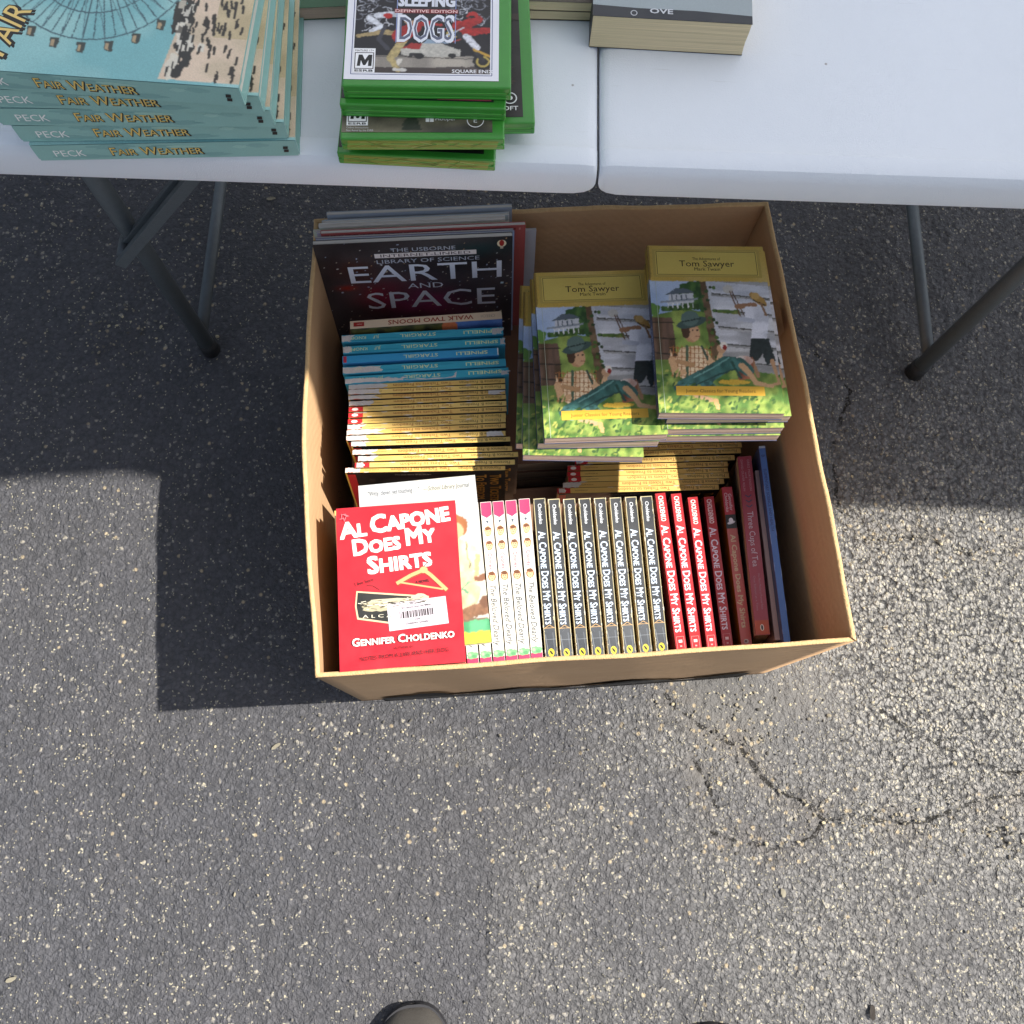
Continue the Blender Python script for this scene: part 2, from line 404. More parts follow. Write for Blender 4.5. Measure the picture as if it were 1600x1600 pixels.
def ground():
    core = lambda a, b, st: np.arange(a, b + 1e-6, st)
    def axis(a, b, st):
        c = core(a, b, st); g = [st]; out = []
        x = 0
        while x < 40: g.append(g[-1] * 1.5); x += g[-1]; out.append(x)
        out = np.array(out); return np.concatenate([(a - out)[::-1], c, b + out])
    xs = axis(-1.06, 1.06, .0031); ys = axis(-.5, 1.52, .0031); nx, ny = len(xs), len(ys)
    X, Y = np.meshgrid(xs, ys)
    def vn(sc, seed):
        r = np.random.RandomState(seed); g = r.rand(64, 64); x = (X * sc) % 62; y = (Y * sc) % 62; xi = x.astype(int); yi = y.astype(int); fx = x - xi; fy = y - yi
        fx = fx * fx * (3 - 2 * fx); fy = fy * fy * (3 - 2 * fy)
        return (g[yi, xi] * (1 - fx) + g[yi, xi + 1] * fx) * (1 - fy) + (g[yi + 1, xi] * (1 - fx) + g[yi + 1, xi + 1] * fx) * fy
    dc = np.full(X.shape, 9.)
    for c in CRW: dc = np.minimum(dc, seg_dist(X, Y, c))
    Z = (vn(3, 1) - .5) * .006 + (vn(9, 2) - .5) * .0025 + (vn(31, 3) - .5) * .0012
    far = np.clip((np.hypot(X, Y - .5) - 1.6) / 3, 0, 1); Z *= 1 - far * .5
    wm = 1 / (1 + np.exp(-((X - .30) + (vn(4, 5) - .5) * .5) * 9))
    def stones(cell, seed, keep):
        gx = (X / cell); gy = (Y / cell); r = np.random.RandomState(seed); jx = r.rand(256, 256); jy = r.rand(256, 256); hh = r.rand(256, 256); best = np.full(X.shape, 9.); bh = np.zeros(X.shape)
        for ox in (-1, 0, 1):
            for oy in (-1, 0, 1):
                cx = np.floor(gx) + ox; cy = np.floor(gy) + oy; a = cx.astype(int) % 256; b = cy.astype(int) % 256
                d = np.hypot(gx - cx - .1 - .8 * jx[a, b], gy - cy - .1 - .8 * jy[a, b]); m = d < best; best = np.where(m, d, best); bh = np.where(m, hh[a, b], bh)
        return np.clip(1 - (best / .62) ** 2, 0, 1) * bh
    core_ = (np.abs(X) < 1.1) & (Y > -.55) & (Y < 1.6)
    Z += core_ * (stones(.0090, 21, 1) * .0030 + stones(.0060, 22, 1) * .0016) * (.42 + .62 * wm)
    Z -= np.exp(-(dc / .008) ** 2) * .0025
    co = np.stack([X.ravel(), Y.ravel(), Z.ravel() - .002], 1)
    # worn (pale, stripped) area on the right, smoother binder on the left
    def blob(px, py, r):
        p = un(px, py, 0); return np.exp(-((X - p.x) ** 2 + (Y - p.y) ** 2) / r ** 2)
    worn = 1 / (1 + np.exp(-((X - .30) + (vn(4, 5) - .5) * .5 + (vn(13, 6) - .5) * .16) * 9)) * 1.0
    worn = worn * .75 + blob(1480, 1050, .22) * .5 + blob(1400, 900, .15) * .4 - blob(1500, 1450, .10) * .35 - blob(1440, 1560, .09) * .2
    worn = worn * (1 - .80 / (1 + np.exp(-(Y - .54 + (vn(3, 9) - .5) * .3) * 10)))  # pale wear cut back towards the rear, painting the table shade darker
    patch = blob(1160, 1105, .075) * 1.1 + blob(1260, 1080, .05) * .8 + blob(1100, 1070, .05) + blob(1090, 1210, .02)
    debris = np.zeros(X.shape)
    for c in CRW[:4]: debris = np.maximum(debris, np.exp(-(seg_dist(X, Y, c) / .03) ** 2))
    i = np.arange((ny - 1) * nx).reshape(ny - 1, nx)[:, :-1].ravel(); q = np.stack([i, i + 1, i + nx + 1, i + nx], 1)
    me = bpy.data.meshes.new('ground'); me.vertices.add(len(co)); me.vertices.foreach_set('co', co.ravel())
    me.loops.add(q.size); me.loops.foreach_set('vertex_index', q.ravel().astype('i')); me.polygons.add(len(q))
    me.polygons.foreach_set('loop_start', np.arange(0, q.size, 4, dtype='i')); me.update(calc_edges=True); me.shade_smooth()
    for nm, a in (('crack', np.clip(dc, 0, .2)), ('worn', np.clip(worn, 0, 1.2)), ('patch', np.clip(patch, 0, 1)), ('debris', debris)):  # 'worn' holds the wear and the painted table shade
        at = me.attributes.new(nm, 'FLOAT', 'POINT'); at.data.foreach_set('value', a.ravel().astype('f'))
    t = NT('asphalt'); co_ = t.co.outputs['Object']
    att = lambda n: t.n('Attribute', attribute_name=n).outputs['Fac']
    wear_shade, pt, cr, db = att('worn'), att('patch'), att('crack'), att('debris')
    wv = t.n('MixRGB', {0: .012, 1: co_, 2: t.noise(60, 3, .6, None, 1)}, blend_type='ADD').outputs[0]
    v1 = t.n('TexVoronoi', {'Vector': wv, 'Scale': 165}); v2 = t.n('TexVoronoi', {'Vector': wv, 'Scale': 300}); v3 = t.n('TexVoronoi', {'Vector': co_, 'Scale': 110})
    rnd1 = t.n('SeparateColor', {0: v1.outputs[1]}).outputs[0]; rnd2 = t.n('SeparateColor', {0: v2.outputs[1]}).outputs[1]; rnd3 = t.n('SeparateColor', {0: v3.outputs[1]}).outputs[2]
    big = t.noise(2.2, 5, .6); mid = t.noise(14, 4, .6); fine = t.noise(480, 3, .65)
    base = t.mix(mid, lin('3d3f44'), lin('525257'))
    base = t.mix(t.math('MULTIPLY', t.ramp(big, ((.3, 0), (.7, 1))), .35), base, lin('565352'))
    base = t.mix(t.math('MULTIPLY', wear_shade, .70), base, lin('918f8b'))
    base = t.mix(t.math('MULTIPLY', pt, .6), base, lin('5a5855'))
    # individual stones: tone of each cell
    tone = t.ramp(rnd1, ((0, .62), (.5, .95), (1, 1.32)))
    base = t.mix(t.math('SUBTRACT', t.math('ADD', .55, t.math('MULTIPLY', wear_shade, .4)), pt, clamp=True), base, t.mix(1, base, tone, 'MULTIPLY'))
    inn = t.ramp(v1.outputs[0], ((.30, 1), (.62, 0))); inn2 = t.ramp(v2.outputs[0], ((.25, 1), (.5, 0))); inn3 = t.ramp(v3.outputs[0], ((.2, 1), (.42, 0)))
    # exposed light aggregate: sparse on the left, dense where worn, thinned in the painted rear shade
    thr = t.math('SUBTRACT', t.math('ADD', .985, t.math('MULTIPLY', pt, .1)), t.math('ADD', t.math('MULTIPLY', wear_shade, .20), t.math('MULTIPLY', t.ramp(t.noise(8, 6, .75), ((.45, 0), (.75, 1))), .13)))
    ex1 = t.math('MULTIPLY', t.math('GREATER_THAN', rnd1, thr), inn)
    ex2 = t.math('MULTIPLY', t.math('GREATER_THAN', rnd2, t.math('SUBTRACT', thr, .045)), inn2)
    ex3 = t.math('MULTIPLY', t.math('GREATER_THAN', t.math('ADD', rnd3, t.math('MULTIPLY', db, .14)), .985), inn3)
    stone = t.mix(rnd2, lin('8d8a84'), lin('b9b09b'))
    base = t.mix(t.math('MULTIPLY', ex1, t.math('ADD', .35, t.math('MULTIPLY', rnd2, .35))), base, stone); base = t.mix(t.math('MULTIPLY', ex2, .8), base, t.mix(rnd1, lin('a09a86'), lin('c9c1a4')))
    base = t.mix(t.math('MULTIPLY', ex3, .8), base, lin('b3a283'))
    base = t.mix(t.math('MULTIPLY', db, t.ramp(mid, ((.4, 0), (.65, .28)))), base, lin('64584a'))
    # joints between stones are tarry
    gap = t.ramp(v1.outputs[0], ((.42, 0), (.75, .8))); base = t.mix(t.math('MULTIPLY', t.math('MULTIPLY', gap, t.math('ADD', .4, t.math('MULTIPLY', wear_shade, .6))), t.math('SUBTRACT', 1., pt, clamp=True)), base, lin('26272a'))
    cn = t.math('ADD', cr, t.math('MULTIPLY', t.math('SUBTRACT', t.noise(70, 6, .75), .5), .030))
    wid = t.math('MULTIPLY', t.ramp(t.noise(9, 3), ((.40, .08), (.62, 1))), .0018)
    ck = t.math('SUBTRACT', 1., t.math('DIVIDE', t.math('ABSOLUTE', cn), t.math('ADD', wid, .0006)), clamp=True)
    ck = t.math('MULTIPLY', ck, t.math('LESS_THAN', cr, .02)); ckm = t.math('MULTIPLY', ck, 1.6, clamp=True)
    base = t.mix(ckm, base, lin('23201b'))
    t.P(Base_Color=base, Roughness=t.ramp(fine, ((.2, .62), (.8, .88))))
    t.b.inputs['Specular IOR Level'].default_value = .45
    h1 = t.math('MULTIPLY', t.math('SUBTRACT', .8, v1.outputs[0]), t.ramp(rnd1, ((0, .35), (1, 1))))
    h = t.math('ADD', h1, t.math('MULTIPLY', t.math('SUBTRACT', .6, v2.outputs[0]), .45))
    h = t.math('MULTIPLY', h, t.math('SUBTRACT', t.math('ADD', .55, t.math('MULTIPLY', wear_shade, .55)), t.math('MULTIPLY', pt, .4)))
    h = t.math('ADD', h, t.math('MULTIPLY', fine, .28)); h = t.math('ADD', h, t.math('MULTIPLY', t.noise(60, 3), .8)); h = t.math('SUBTRACT', h, t.math('MULTIPLY', ckm, 1.5))
    t.P(Normal=t.bump(h, .0050, 1.))
    me.materials.append(t.m); o = link('ground', me); meta(o, kind='structure'); return o
ground()
def pebbles():
    ico = bmesh.new(); bmesh.ops.create_icosphere(ico, subdivisions=1, radius=1); bv = np.array([v.co[:] for v in ico.verts]); bf = np.array([[v.index for v in f.verts] for f in ico.faces]); ico.free()
    P = []
    for ci, c in enumerate(CRW[:6]):
        for k in range(75 if ci in (0, 3) else 25):
            i = random.randrange(len(c) - 1); u = random.random()
            P.append((c[i][0] + (c[i + 1][0] - c[i][0]) * u + random.gauss(0, .016), c[i][1] + (c[i + 1][1] - c[i][1]) * u + random.gauss(0, .016), random.uniform(.0010, .0028)))
    for k in range(1300):
        P.append((random.uniform(-1.05, 1.05), random.uniform(-.42, 1.3), abs(random.gauss(0, .0007)) + .0009))
    for px, py, n in ((180, 520, 60), (1350, 690, 40), (1180, 1130, 60), (560, 1160, 30), (330, 350, 15)):
        q = un(px, py, 0)
        for k in range(n): P.append((q.x + random.gauss(0, .05), q.y + random.gauss(0, .03), random.uniform(.0012, .003)))
    vs = []; fs = []; n = len(bv)
    for j, (x, y, r) in enumerate(P):
        a = random.random() * 6.28; s = np.array([r * random.uniform(.8, 1.5), r * random.uniform(.6, 1.1), r * random.uniform(.4, .75)])
        v = bv * s * (1 + NR.uniform(-.22, .22, (n, 1))); x_ = v[:, 0] * math.cos(a) - v[:, 1] * math.sin(a); y_ = v[:, 0] * math.sin(a) + v[:, 1] * math.cos(a)
        vs.append(np.stack([x_ + x, y_ + y, v[:, 2] + .0012], 1)); fs.append(bf + j * n)
    t = NT('loose_stone'); r = t.n('NewGeometry').outputs['Random Per Island']
    t.P(Base_Color=t.ramp(r, ((0, lin('45433f')), (.4, lin('6d6960')), (.75, lin('8d8470')), (1, lin('b5aa8c')))), Roughness=.85)
    me = mesh('loose_stones', np.concatenate(vs), np.concatenate(fs).tolist(), t.m); o = link('loose_stones', me); meta(o, kind='stuff', label='small loose stones and grit scattered over the asphalt and along its cracks', cat='gravel')
pebbles()
def chips():
    for i, (px, py, l, a) in enumerate(((339, 396, .011, 1.9), (329, 437, .012, .9), (1240, 577, .008, .5), (85, 352, .008, 2.6), (424, 312, .009, .2), (1265, 783, .010, .9), (1223, 1395, .010, 1.7), (432, 1166, .009, .7), (18, 1530, .009, .4), (1362, 1580, .013, 1.5))):
        q = un(px, py, 0); bm = bmesh.new(); n = 8; vs = []
        for k in range(n):
            b = 2 * math.pi * k / n; vs.append(bm.verts.new((l * math.cos(b) * random.uniform(.6, 1), l * .42 * math.sin(b) * random.uniform(.6, 1), .0008 + random.uniform(0, .0018))))
        f = bm.faces.new(vs); r = bmesh.ops.extrude_face_region(bm, geom=[f]); bmesh.ops.translate(bm, verts=[v for v in r['geom'] if isinstance(v, bmesh.types.BMVert)], vec=(0, 0, .0012))
        dark = i == 9
        o = link('wood_chip' if not dark else 'dry_leaf', bm_mesh('chip', bm, CHIP_D if dark else CHIP)); o.location = (q.x, q.y, 0.001); o.rotation_euler.z = a
        meta(o, ['pale chip against the slanted tube of the left table legs, upper one', 'pale chip against the slanted tube of the left table legs, lower one', 'tiny white chip in the shade just right of the box',
                 'pale chip left of the left table leg brace', 'pale chip under the table between left legs and box', 'white chip at the shade edge right of the box', 'whitish chip on sunlit asphalt right of centre, below the crack',
                 'pale chip on sunlit asphalt below the corner of the box shadow', 'large whitish chip near the lower left picture corner', 'dark dry leaf scrap near the bottom edge right of the shoes'][i], 'leaf' if dark else 'chip', 'chips of debris on the asphalt')
CHIP = plain('pale_chip', '86806f', .8, .3, 300); CHIP_D = plain('dark_leaf', '2a241e', .8, .3, 300)
chips()

# ================================================================== BOX
RIM = .38
FL, FR, BR, BL = [Vector(p) for p in ((-.2035, .093, 0), (.4105, .151, 0), (.338, .727, 0), (-.254, .678, 0))]
TH = .0045
def box():
    root = empty('cardboard_box', Matrix.Translation((FL + FR + BR + BL) / 4)); meta(root, 'open brown cardboard box packed with used books on the asphalt in front of the table', 'box')
    inv = root.matrix_world.inverted(); cen = (FL + FR + BR + BL) / 4
    def wall(name, A, B, bul, seed, sag=None):
        r = random.Random(seed); d = (B - A); L = d.length; u = d / L; n = Vector((u.y, -u.x, 0))
        if n.dot((A + B) / 2 - cen) < 0: n = -n
        nx, nz = 40, 14; ph = [r.uniform(0, 6.28) for _ in range(6)]
        def off(s, z):
            e = math.sin(math.pi * s); zz = z / RIM
            return bul * e ** 1.3 * (.35 + .65 * zz) + .0013 * e * (math.sin(9 * s + ph[0]) * zz + math.sin(21 * s + ph[1] + zz * 3)) * .6
        rows = []
        for side in (0, 1):
            for i in range(nx + 1):
                for k in range(nz + 1):
                    s = i / nx; z = RIM * k / nz
                    top = z + (0 if k < nz else (.0012 * math.sin(13 * s + ph[2]) + .0006 * math.sin(47 * s + ph[3])) - .003)
                    if k == nz and sag: top -= sag(s)
                    p = A + u * (L * s) + n * (off(s, z) - side * TH)
                    if side: p = p + u * (TH * (1 if s < .5 else -1) * abs(2 * s - 1) ** 8)
                    rows.append((p.x - cen.x, p.y - cen.y, top + .0005))
        m = (nx + 1) * (nz + 1); fs = []; g = lambda s, i, k: s * m + i * (nz + 1) + k
        for i in range(nx):
            for k in range(nz):
                fs += [(g(0, i, k), g(0, i + 1, k), g(0, i + 1, k + 1), g(0, i, k + 1)), (g(1, i, k), g(1, i, k + 1), g(1, i + 1, k + 1), g(1, i + 1, k))]
            fs.append((g(0, i, 0), g(1, i, 0), g(1, i + 1, 0), g(0, i + 1, 0)))
        for k in range(nz):
            fs += [(g(0, 0, k), g(0, 0, k + 1), g(1, 0, k + 1), g(1, 0, k)), (g(0, nx, k), g(1, nx, k), g(1, nx, k + 1), g(0, nx, k + 1))]
        link(name, mesh(name, rows, fs, M_CARD, True), root)
        # cut edge with liner paper either side: a slightly rounded rim strip
        ev = []; ef = []
        for i in range(nx * 3 + 1):
            s = i / (nx * 3); i0 = min(nx - 1, int(s * nx)); f = s * nx - i0
            a = Vector(rows[g(0, i0, nz)]) * (1 - f) + Vector(rows[g(0, i0 + 1, nz)]) * f; b = Vector(rows[g(1, i0, nz)]) * (1 - f) + Vector(rows[g(1, i0 + 1, nz)]) * f
            j = r.uniform(-.0003, .0003); c = (a + b) / 2
            for q, h in ((a + n * .0002, -.002), (a + n * .0004, .0006 + j), (a * .65 + b * .35, .0014 + j), (a * .35 + b * .65, .0010 - j), (b - n * .0003, .0006), (b - n * .0001, -.002)):
                ev.append((q.x, q.y, q.z + h))
        for i in range(nx * 3):
            for k in range(5): ef.append((i * 6 + k, i * 6 + k + 1, i * 6 + 6 + k + 1, i * 6 + 6 + k))
        link('rim', mesh('rim', ev, ef, M_EDGE, True), bpy.data.objects[wallname(name)])
    def wallname(n): return [o.name for o in COL.objects if o.name.startswith(n)][-1]
    wall('wall', FL, FR, .001, 1); wall('wall', FR, BR, .003, 2); wall('wall', BR, BL, .004, 3); wall('wall', BL, FL, .015, 4)
    c = [p - cen for p in (FL, FR, BR, BL)]
    bm = bmesh.new(); vs = [bm.verts.new((p.x * .985, p.y * .985, z)) for z in (.003, .008) for p in c]
    for f in ((3, 2, 1, 0), (4, 5, 6, 7), (0, 1, 5, 4), (1, 2, 6, 5), (2, 3, 7, 6), (3, 0, 4, 7)): bm.faces.new([vs[i] for i in f])
    link('bottom_panel', bm_mesh('bottom_panel', bm, M_CARD), root)
    # printed marks on the inside of the left wall, following its bulge
    def on_left(px, py):
        u = (FL - BL).normalized(); n = Vector((u.y, -u.x, 0)); L = (FL - BL).length
        if n.x > 0: n = -n
        best = None
        for i in range(80):
            z = .37 - i * .004; p = un(px, py, z); q = p - BL; sgn = q.dot(u) / L; e = math.sin(math.pi * min(max(sgn, 0), 1)); surf = .015 * e ** 1.3 * (.35 + .65 * z / RIM) - TH - .0022
            g = abs(q.dot(n) - surf)
            if best is None or g < best[0]: best = (g, sgn * L, z)
        return best[1], best[2], u, n, L
    def mark(name, px, py, fn, w, h):
        s0, z0, u, n, L = on_left(px, py); a = Art(w, h); fn(a, w, h); me = a.build(name, (0, 0, 0), (1, 0, 0), (0, 1, 0), mat=M_MATT)
        for v in me.vertices:
            q = s0 + v.co.x - w / 2; z = z0 + v.co.y - h / 2; e = math.sin(math.pi * q / L); d = .015 * e ** 1.3 * (.35 + .65 * z / RIM) - TH - .0016 - v.co.z
            v.co = BL + u * q + n * d + Vector((0, 0, z)) - cen
        link(name, me, root)
    def stamp(a, w, h):
        for rr in (.030, .021): a.line([(w / 2 + rr * math.cos(t * .3), h / 2 + rr * math.sin(t * .3)) for t in range(22)], .0010, '8d6344')
        for k in range(3): a.text(('BOX MAKERS', 'CERTIFICATE', 'EDGE TEST')[k], w / 2, h / 2 + .009 - k * .009, .0045, '8d6344', width=.032)
    def lines(a, w, h):
        for k in range(4): a.text(('HANDLE WITH CARE', 'KEEP DRY', 'THIS SIDE UP', 'RECYCLE')[k], w / 2, h - .006 - k * .010, .0055, 'a06a58')
    mark('maker_stamp', 533, 800, stamp, .07, .07); mark('printed_lines', 527, 668, lines, .08, .045)
    wf = (FR - FL).normalized(); nf = Vector((wf.y, -wf.x, 0)); bm = bmesh.new(); rr = random.Random(3); n = 46; lo = []; hi = []  # ragged dark strip along the foot of the front wall
    for i in range(n + 1):
        sx = .035 + .545 * i / n; hi.append(sx and (sx, .055 + .02 * math.sin(i * .45) + rr.uniform(-.006, .006) + (.035 if 4 < i < 9 else 0))); lo.append((sx, .004))
    vs = [bm.verts.new(FL - cen + wf * a + nf * (.0026 + .001 * math.sin(math.pi * a / .61)) + Vector((0, 0, b))) for a, b in lo + hi[::-1]]; f = bm.faces.new(vs); bmesh.ops.solidify(bm, geom=[f], thickness=.0006)
    link('black_strip', bm_mesh('black_strip', bm, M_STRIP), root)
    # white torn tape on the right rim, black strip under the front edge
    w = (BR - FR).normalized(); nn = Vector((-w.y, w.x, 0)); p = FR + w * .395 - cen + nn * (TH + .0012) - Vector((.0045, 0, 0))
    bm = bmesh.new(); q = [(0, 0), (.042, .002), (.05, -.018), (.03, -.012), (.026, -.035), (.012, -.03), (.004, -.045)]
    f = bm.faces.new([bm.verts.new(p + w * s + Vector((0, 0, RIM - .006 + h))) for s, h in q]); bmesh.ops.solidify(bm, geom=[f], thickness=.0005)
    link('torn_tape', bm_mesh('torn_tape', bm, plain('old_tape', 'c3a27f', .5)), root)
    return root
BOX = box()

# ================================================================== FOLDING TABLE
def table():
    SX = .0758; YF = .507; z0, z1 = .697, .737
    root = empty('folding_table', Matrix.Translation((SX, YF + .38, 0))); meta(root, 'white plastic folding table with a centre seam, carrying books and game cases', 'table')
    prof = [(.000, z0), (-.003, z0 + .002), (-.004, z0 + .006), (-.0035, z1 - .013), (-.002, z1 - .0065), (.001, z1 - .002), (.0055, z1), (.0165, z1 + .0004), (.0175, z1 + .0003), (.0190, z1 - .0014), (.0200, z1 - .0018), (.034, z1 - .0018)]
    back = [(.76 - y, z) for y, z in prof[::-1]]; P = prof + back
    def panel(xa, xb):
        bm = bmesh.new(); ring = []
        # ends drawn in with rounded lower corners
        ends = [(0, .022, .006), (.0015, .013, .003), (.004, .008, .0012), (.009, .0035, .0004), (.018, .0005, 0), (.03, 0, 0)]
        xs = [(xa + e, a, b) for e, a, b in ends] + [(xb - e, a, b) for e, a, b in ends[::-1]]
        for x, lift, sink in xs:
            r = []
            for y, z in P:
                k = 1 - (z - z0) / (z1 - z0); r.append(bm.verts.new((x - SX, y - .38, z + lift * max(0, k) ** 2 * (z1 - z0) / .047 - sink * (1 - k))))
            ring.append(r)
        n = len(P)
        for a, b in zip(ring, ring[1:]):
            for i in range(n): bm.faces.new((a[i], a[(i + 1) % n], b[(i + 1) % n], b[i]))
        bm.faces.new(ring[0]); bm.faces.new(ring[-1][::-1])
        me = bm_mesh('tabletop_panel', bm, M_TAB, True); me.set_sharp_from_angle(angle=R_(28))
        link('tabletop_panel', me, root)
    panel(SX - 1.22, SX - .0012); panel(SX + .0012, SX + 1.22)  # panels lengthened out of view so their shadow darkens the ground at right
    bm = box_bm(-.02, .02, -.36, -.353, z0 + .004, z0 + .02, .002); link('hinge', bm_mesh('hinge', bm, M_LEG), root)
    ly = un(330, 547, 0).y - YF - .38
    for sx, x in ((-1, -.499), (1, .6953)):
        X = x - SX; y0 = ly; y1 = -ly
        for yy in (y0, y1):
            l = link('leg', bm_mesh('leg', tube_bm((X, yy, .012), (X, yy, z0 + .004), .0127, 20), M_LEG, False), root); l.data.shade_smooth()
            c = link('foot_cap', bm_mesh('foot_cap', tube_bm((X, yy, 0.0), (X, yy, .032), .0155, 20, r2=.0143), M_CAP), l); c.data.shade_smooth()
        b = link('crossbar', bm_mesh('crossbar', tube_bm((X, y0, .055), (X, y1, .055), .0098, 18), M_LEG), root); b.data.shade_smooth()
        b = link('crossbar', bm_mesh('crossbar', tube_bm((X, y0, z0 - .06), (X, y1, z0 - .06), .0125, 18), M_LEG), root); b.data.shade_smooth()
        # channel brace folding up to the middle of the top
        if sx < 0:
            for yb in (y0 - .021,):
                A = Vector((X - .012, yb, .335)); B = Vector((X - sx * .28, yb, z0 - .005)); d = B - A; M = Matrix.Translation(A) @ d.to_track_quat('Z', 'Y').to_matrix().to_4x4(); Lb = d.length
                bm = bmesh.new()
                for (a0, a1, b0, b1) in ((-.0160, -.0075, -.007, .007), (.0075, .0160, -.007, .007), (-.0075, .0075, -.0012, .0012)): box_bm(a0, a1, b0, b1, -.012, Lb, .0004, 1, bm)
                me = bm_mesh('brace', bm, M_LEG); me.transform(M); br = link('brace', me, root)
                r = link('rivet', bm_mesh('rivet', tube_bm(A + Vector((0, -.008, .006)), A + Vector((0, .02, .006)), .007, 16), M_LEG), br); r.data.shade_smooth()
        else:
            A = Vector((X, y1 - .02, .335)); B = Vector((X - .28, 0, z0 - .005))
            link('brace', bm_mesh('brace', tube_bm(A, B, .009, 12), M_LEG), root)
table()

# ================================================================== UNSEEN CANOPY that shades the table, translucency tuned to brighten its top
def canopy():
    z = 2.2; A = Vector((-1.4, .690, z)); B = Vector((4.3, .690 - 5.7 * .030, z)); u = (B - A).normalized(); v = Vector((-u.y, u.x, 0))
    root = empty('unseen_canopy_tent', Matrix.Translation((A + B) / 2)); meta(root, 'unseen white pop-up canopy shading the table, front edge bent to set the shade line', 'canopy'); c = (A + B) / 2
    t = NT('canopy_fabric'); t.P(Base_Color=lin('e6e8ea'), Roughness=.9); tr = t.n('BsdfTranslucent', {0: (*lin('e2e6ee'), 1)}); mx = t.n('MixShader', {0: .48, 1: t.b.outputs[0], 2: tr.outputs[0]})
    t.t.links.new(mx.outputs[0], t.t.nodes['Material Output'].inputs[0])
    C_, D_ = B + v * 3.0, A + v * 3.0; P = [p - c for p in (A, B, C_, D_)]; ap = (P[0] + P[1] + P[2] + P[3]) / 4; r1 = ap - u * .9 + Vector((0, 0, .7)); r2 = ap + u * .9 + Vector((0, 0, .7))
    ex = (-1.4, .9, 1.16, 1.26, 1.38, 1.66, 1.86, 2.1, 4.3); ey = (.555, .558, .585, .57, .515, .515, .555, .568, .55)  # front edge bent point by point to place the shade line on the books
    front = []
    for i in range(61):
        x = -1.4 + 5.7 * i / 60; front.append(Vector((x, float(np.interp(x, ex, ey)), z)) - c)
    P[0], P[1] = front[0], front[-1]; vs = P + [r1, r2] + [p - Vector((0, 0, .22)) for p in P]
    rv = front + [P[2], P[3], r1, r2]; k = len(front); link('roof', mesh('roof', rv, [(i, i + 1, k + 2 if i < 30 else k + 3) for i in range(k - 1)] + [(30, k + 3, k + 2), (k - 1, k, k + 3), (k, k + 1, k + 2, k + 3), (k + 1, 0, k + 2)], t.m), root)
    q = front + [P[2], P[3]]; k = len(q); dn = [p + Vector((0, .03, .22 if 0 else -.02)) if i < 61 else p - Vector((0, 0, .22)) for i, p in enumerate(q)]; link('valance', mesh('valance', q + dn, [(i, (i + 1) % k, k + (i + 1) % k, k + i) for i in range(k)], t.m), root)
    for p in P:
        link('pole', bm_mesh('pole', tube_bm((p.x, p.y, -c.z), (p.x, p.y, -.01), .016, 12), M_LEG), root)
canopy()

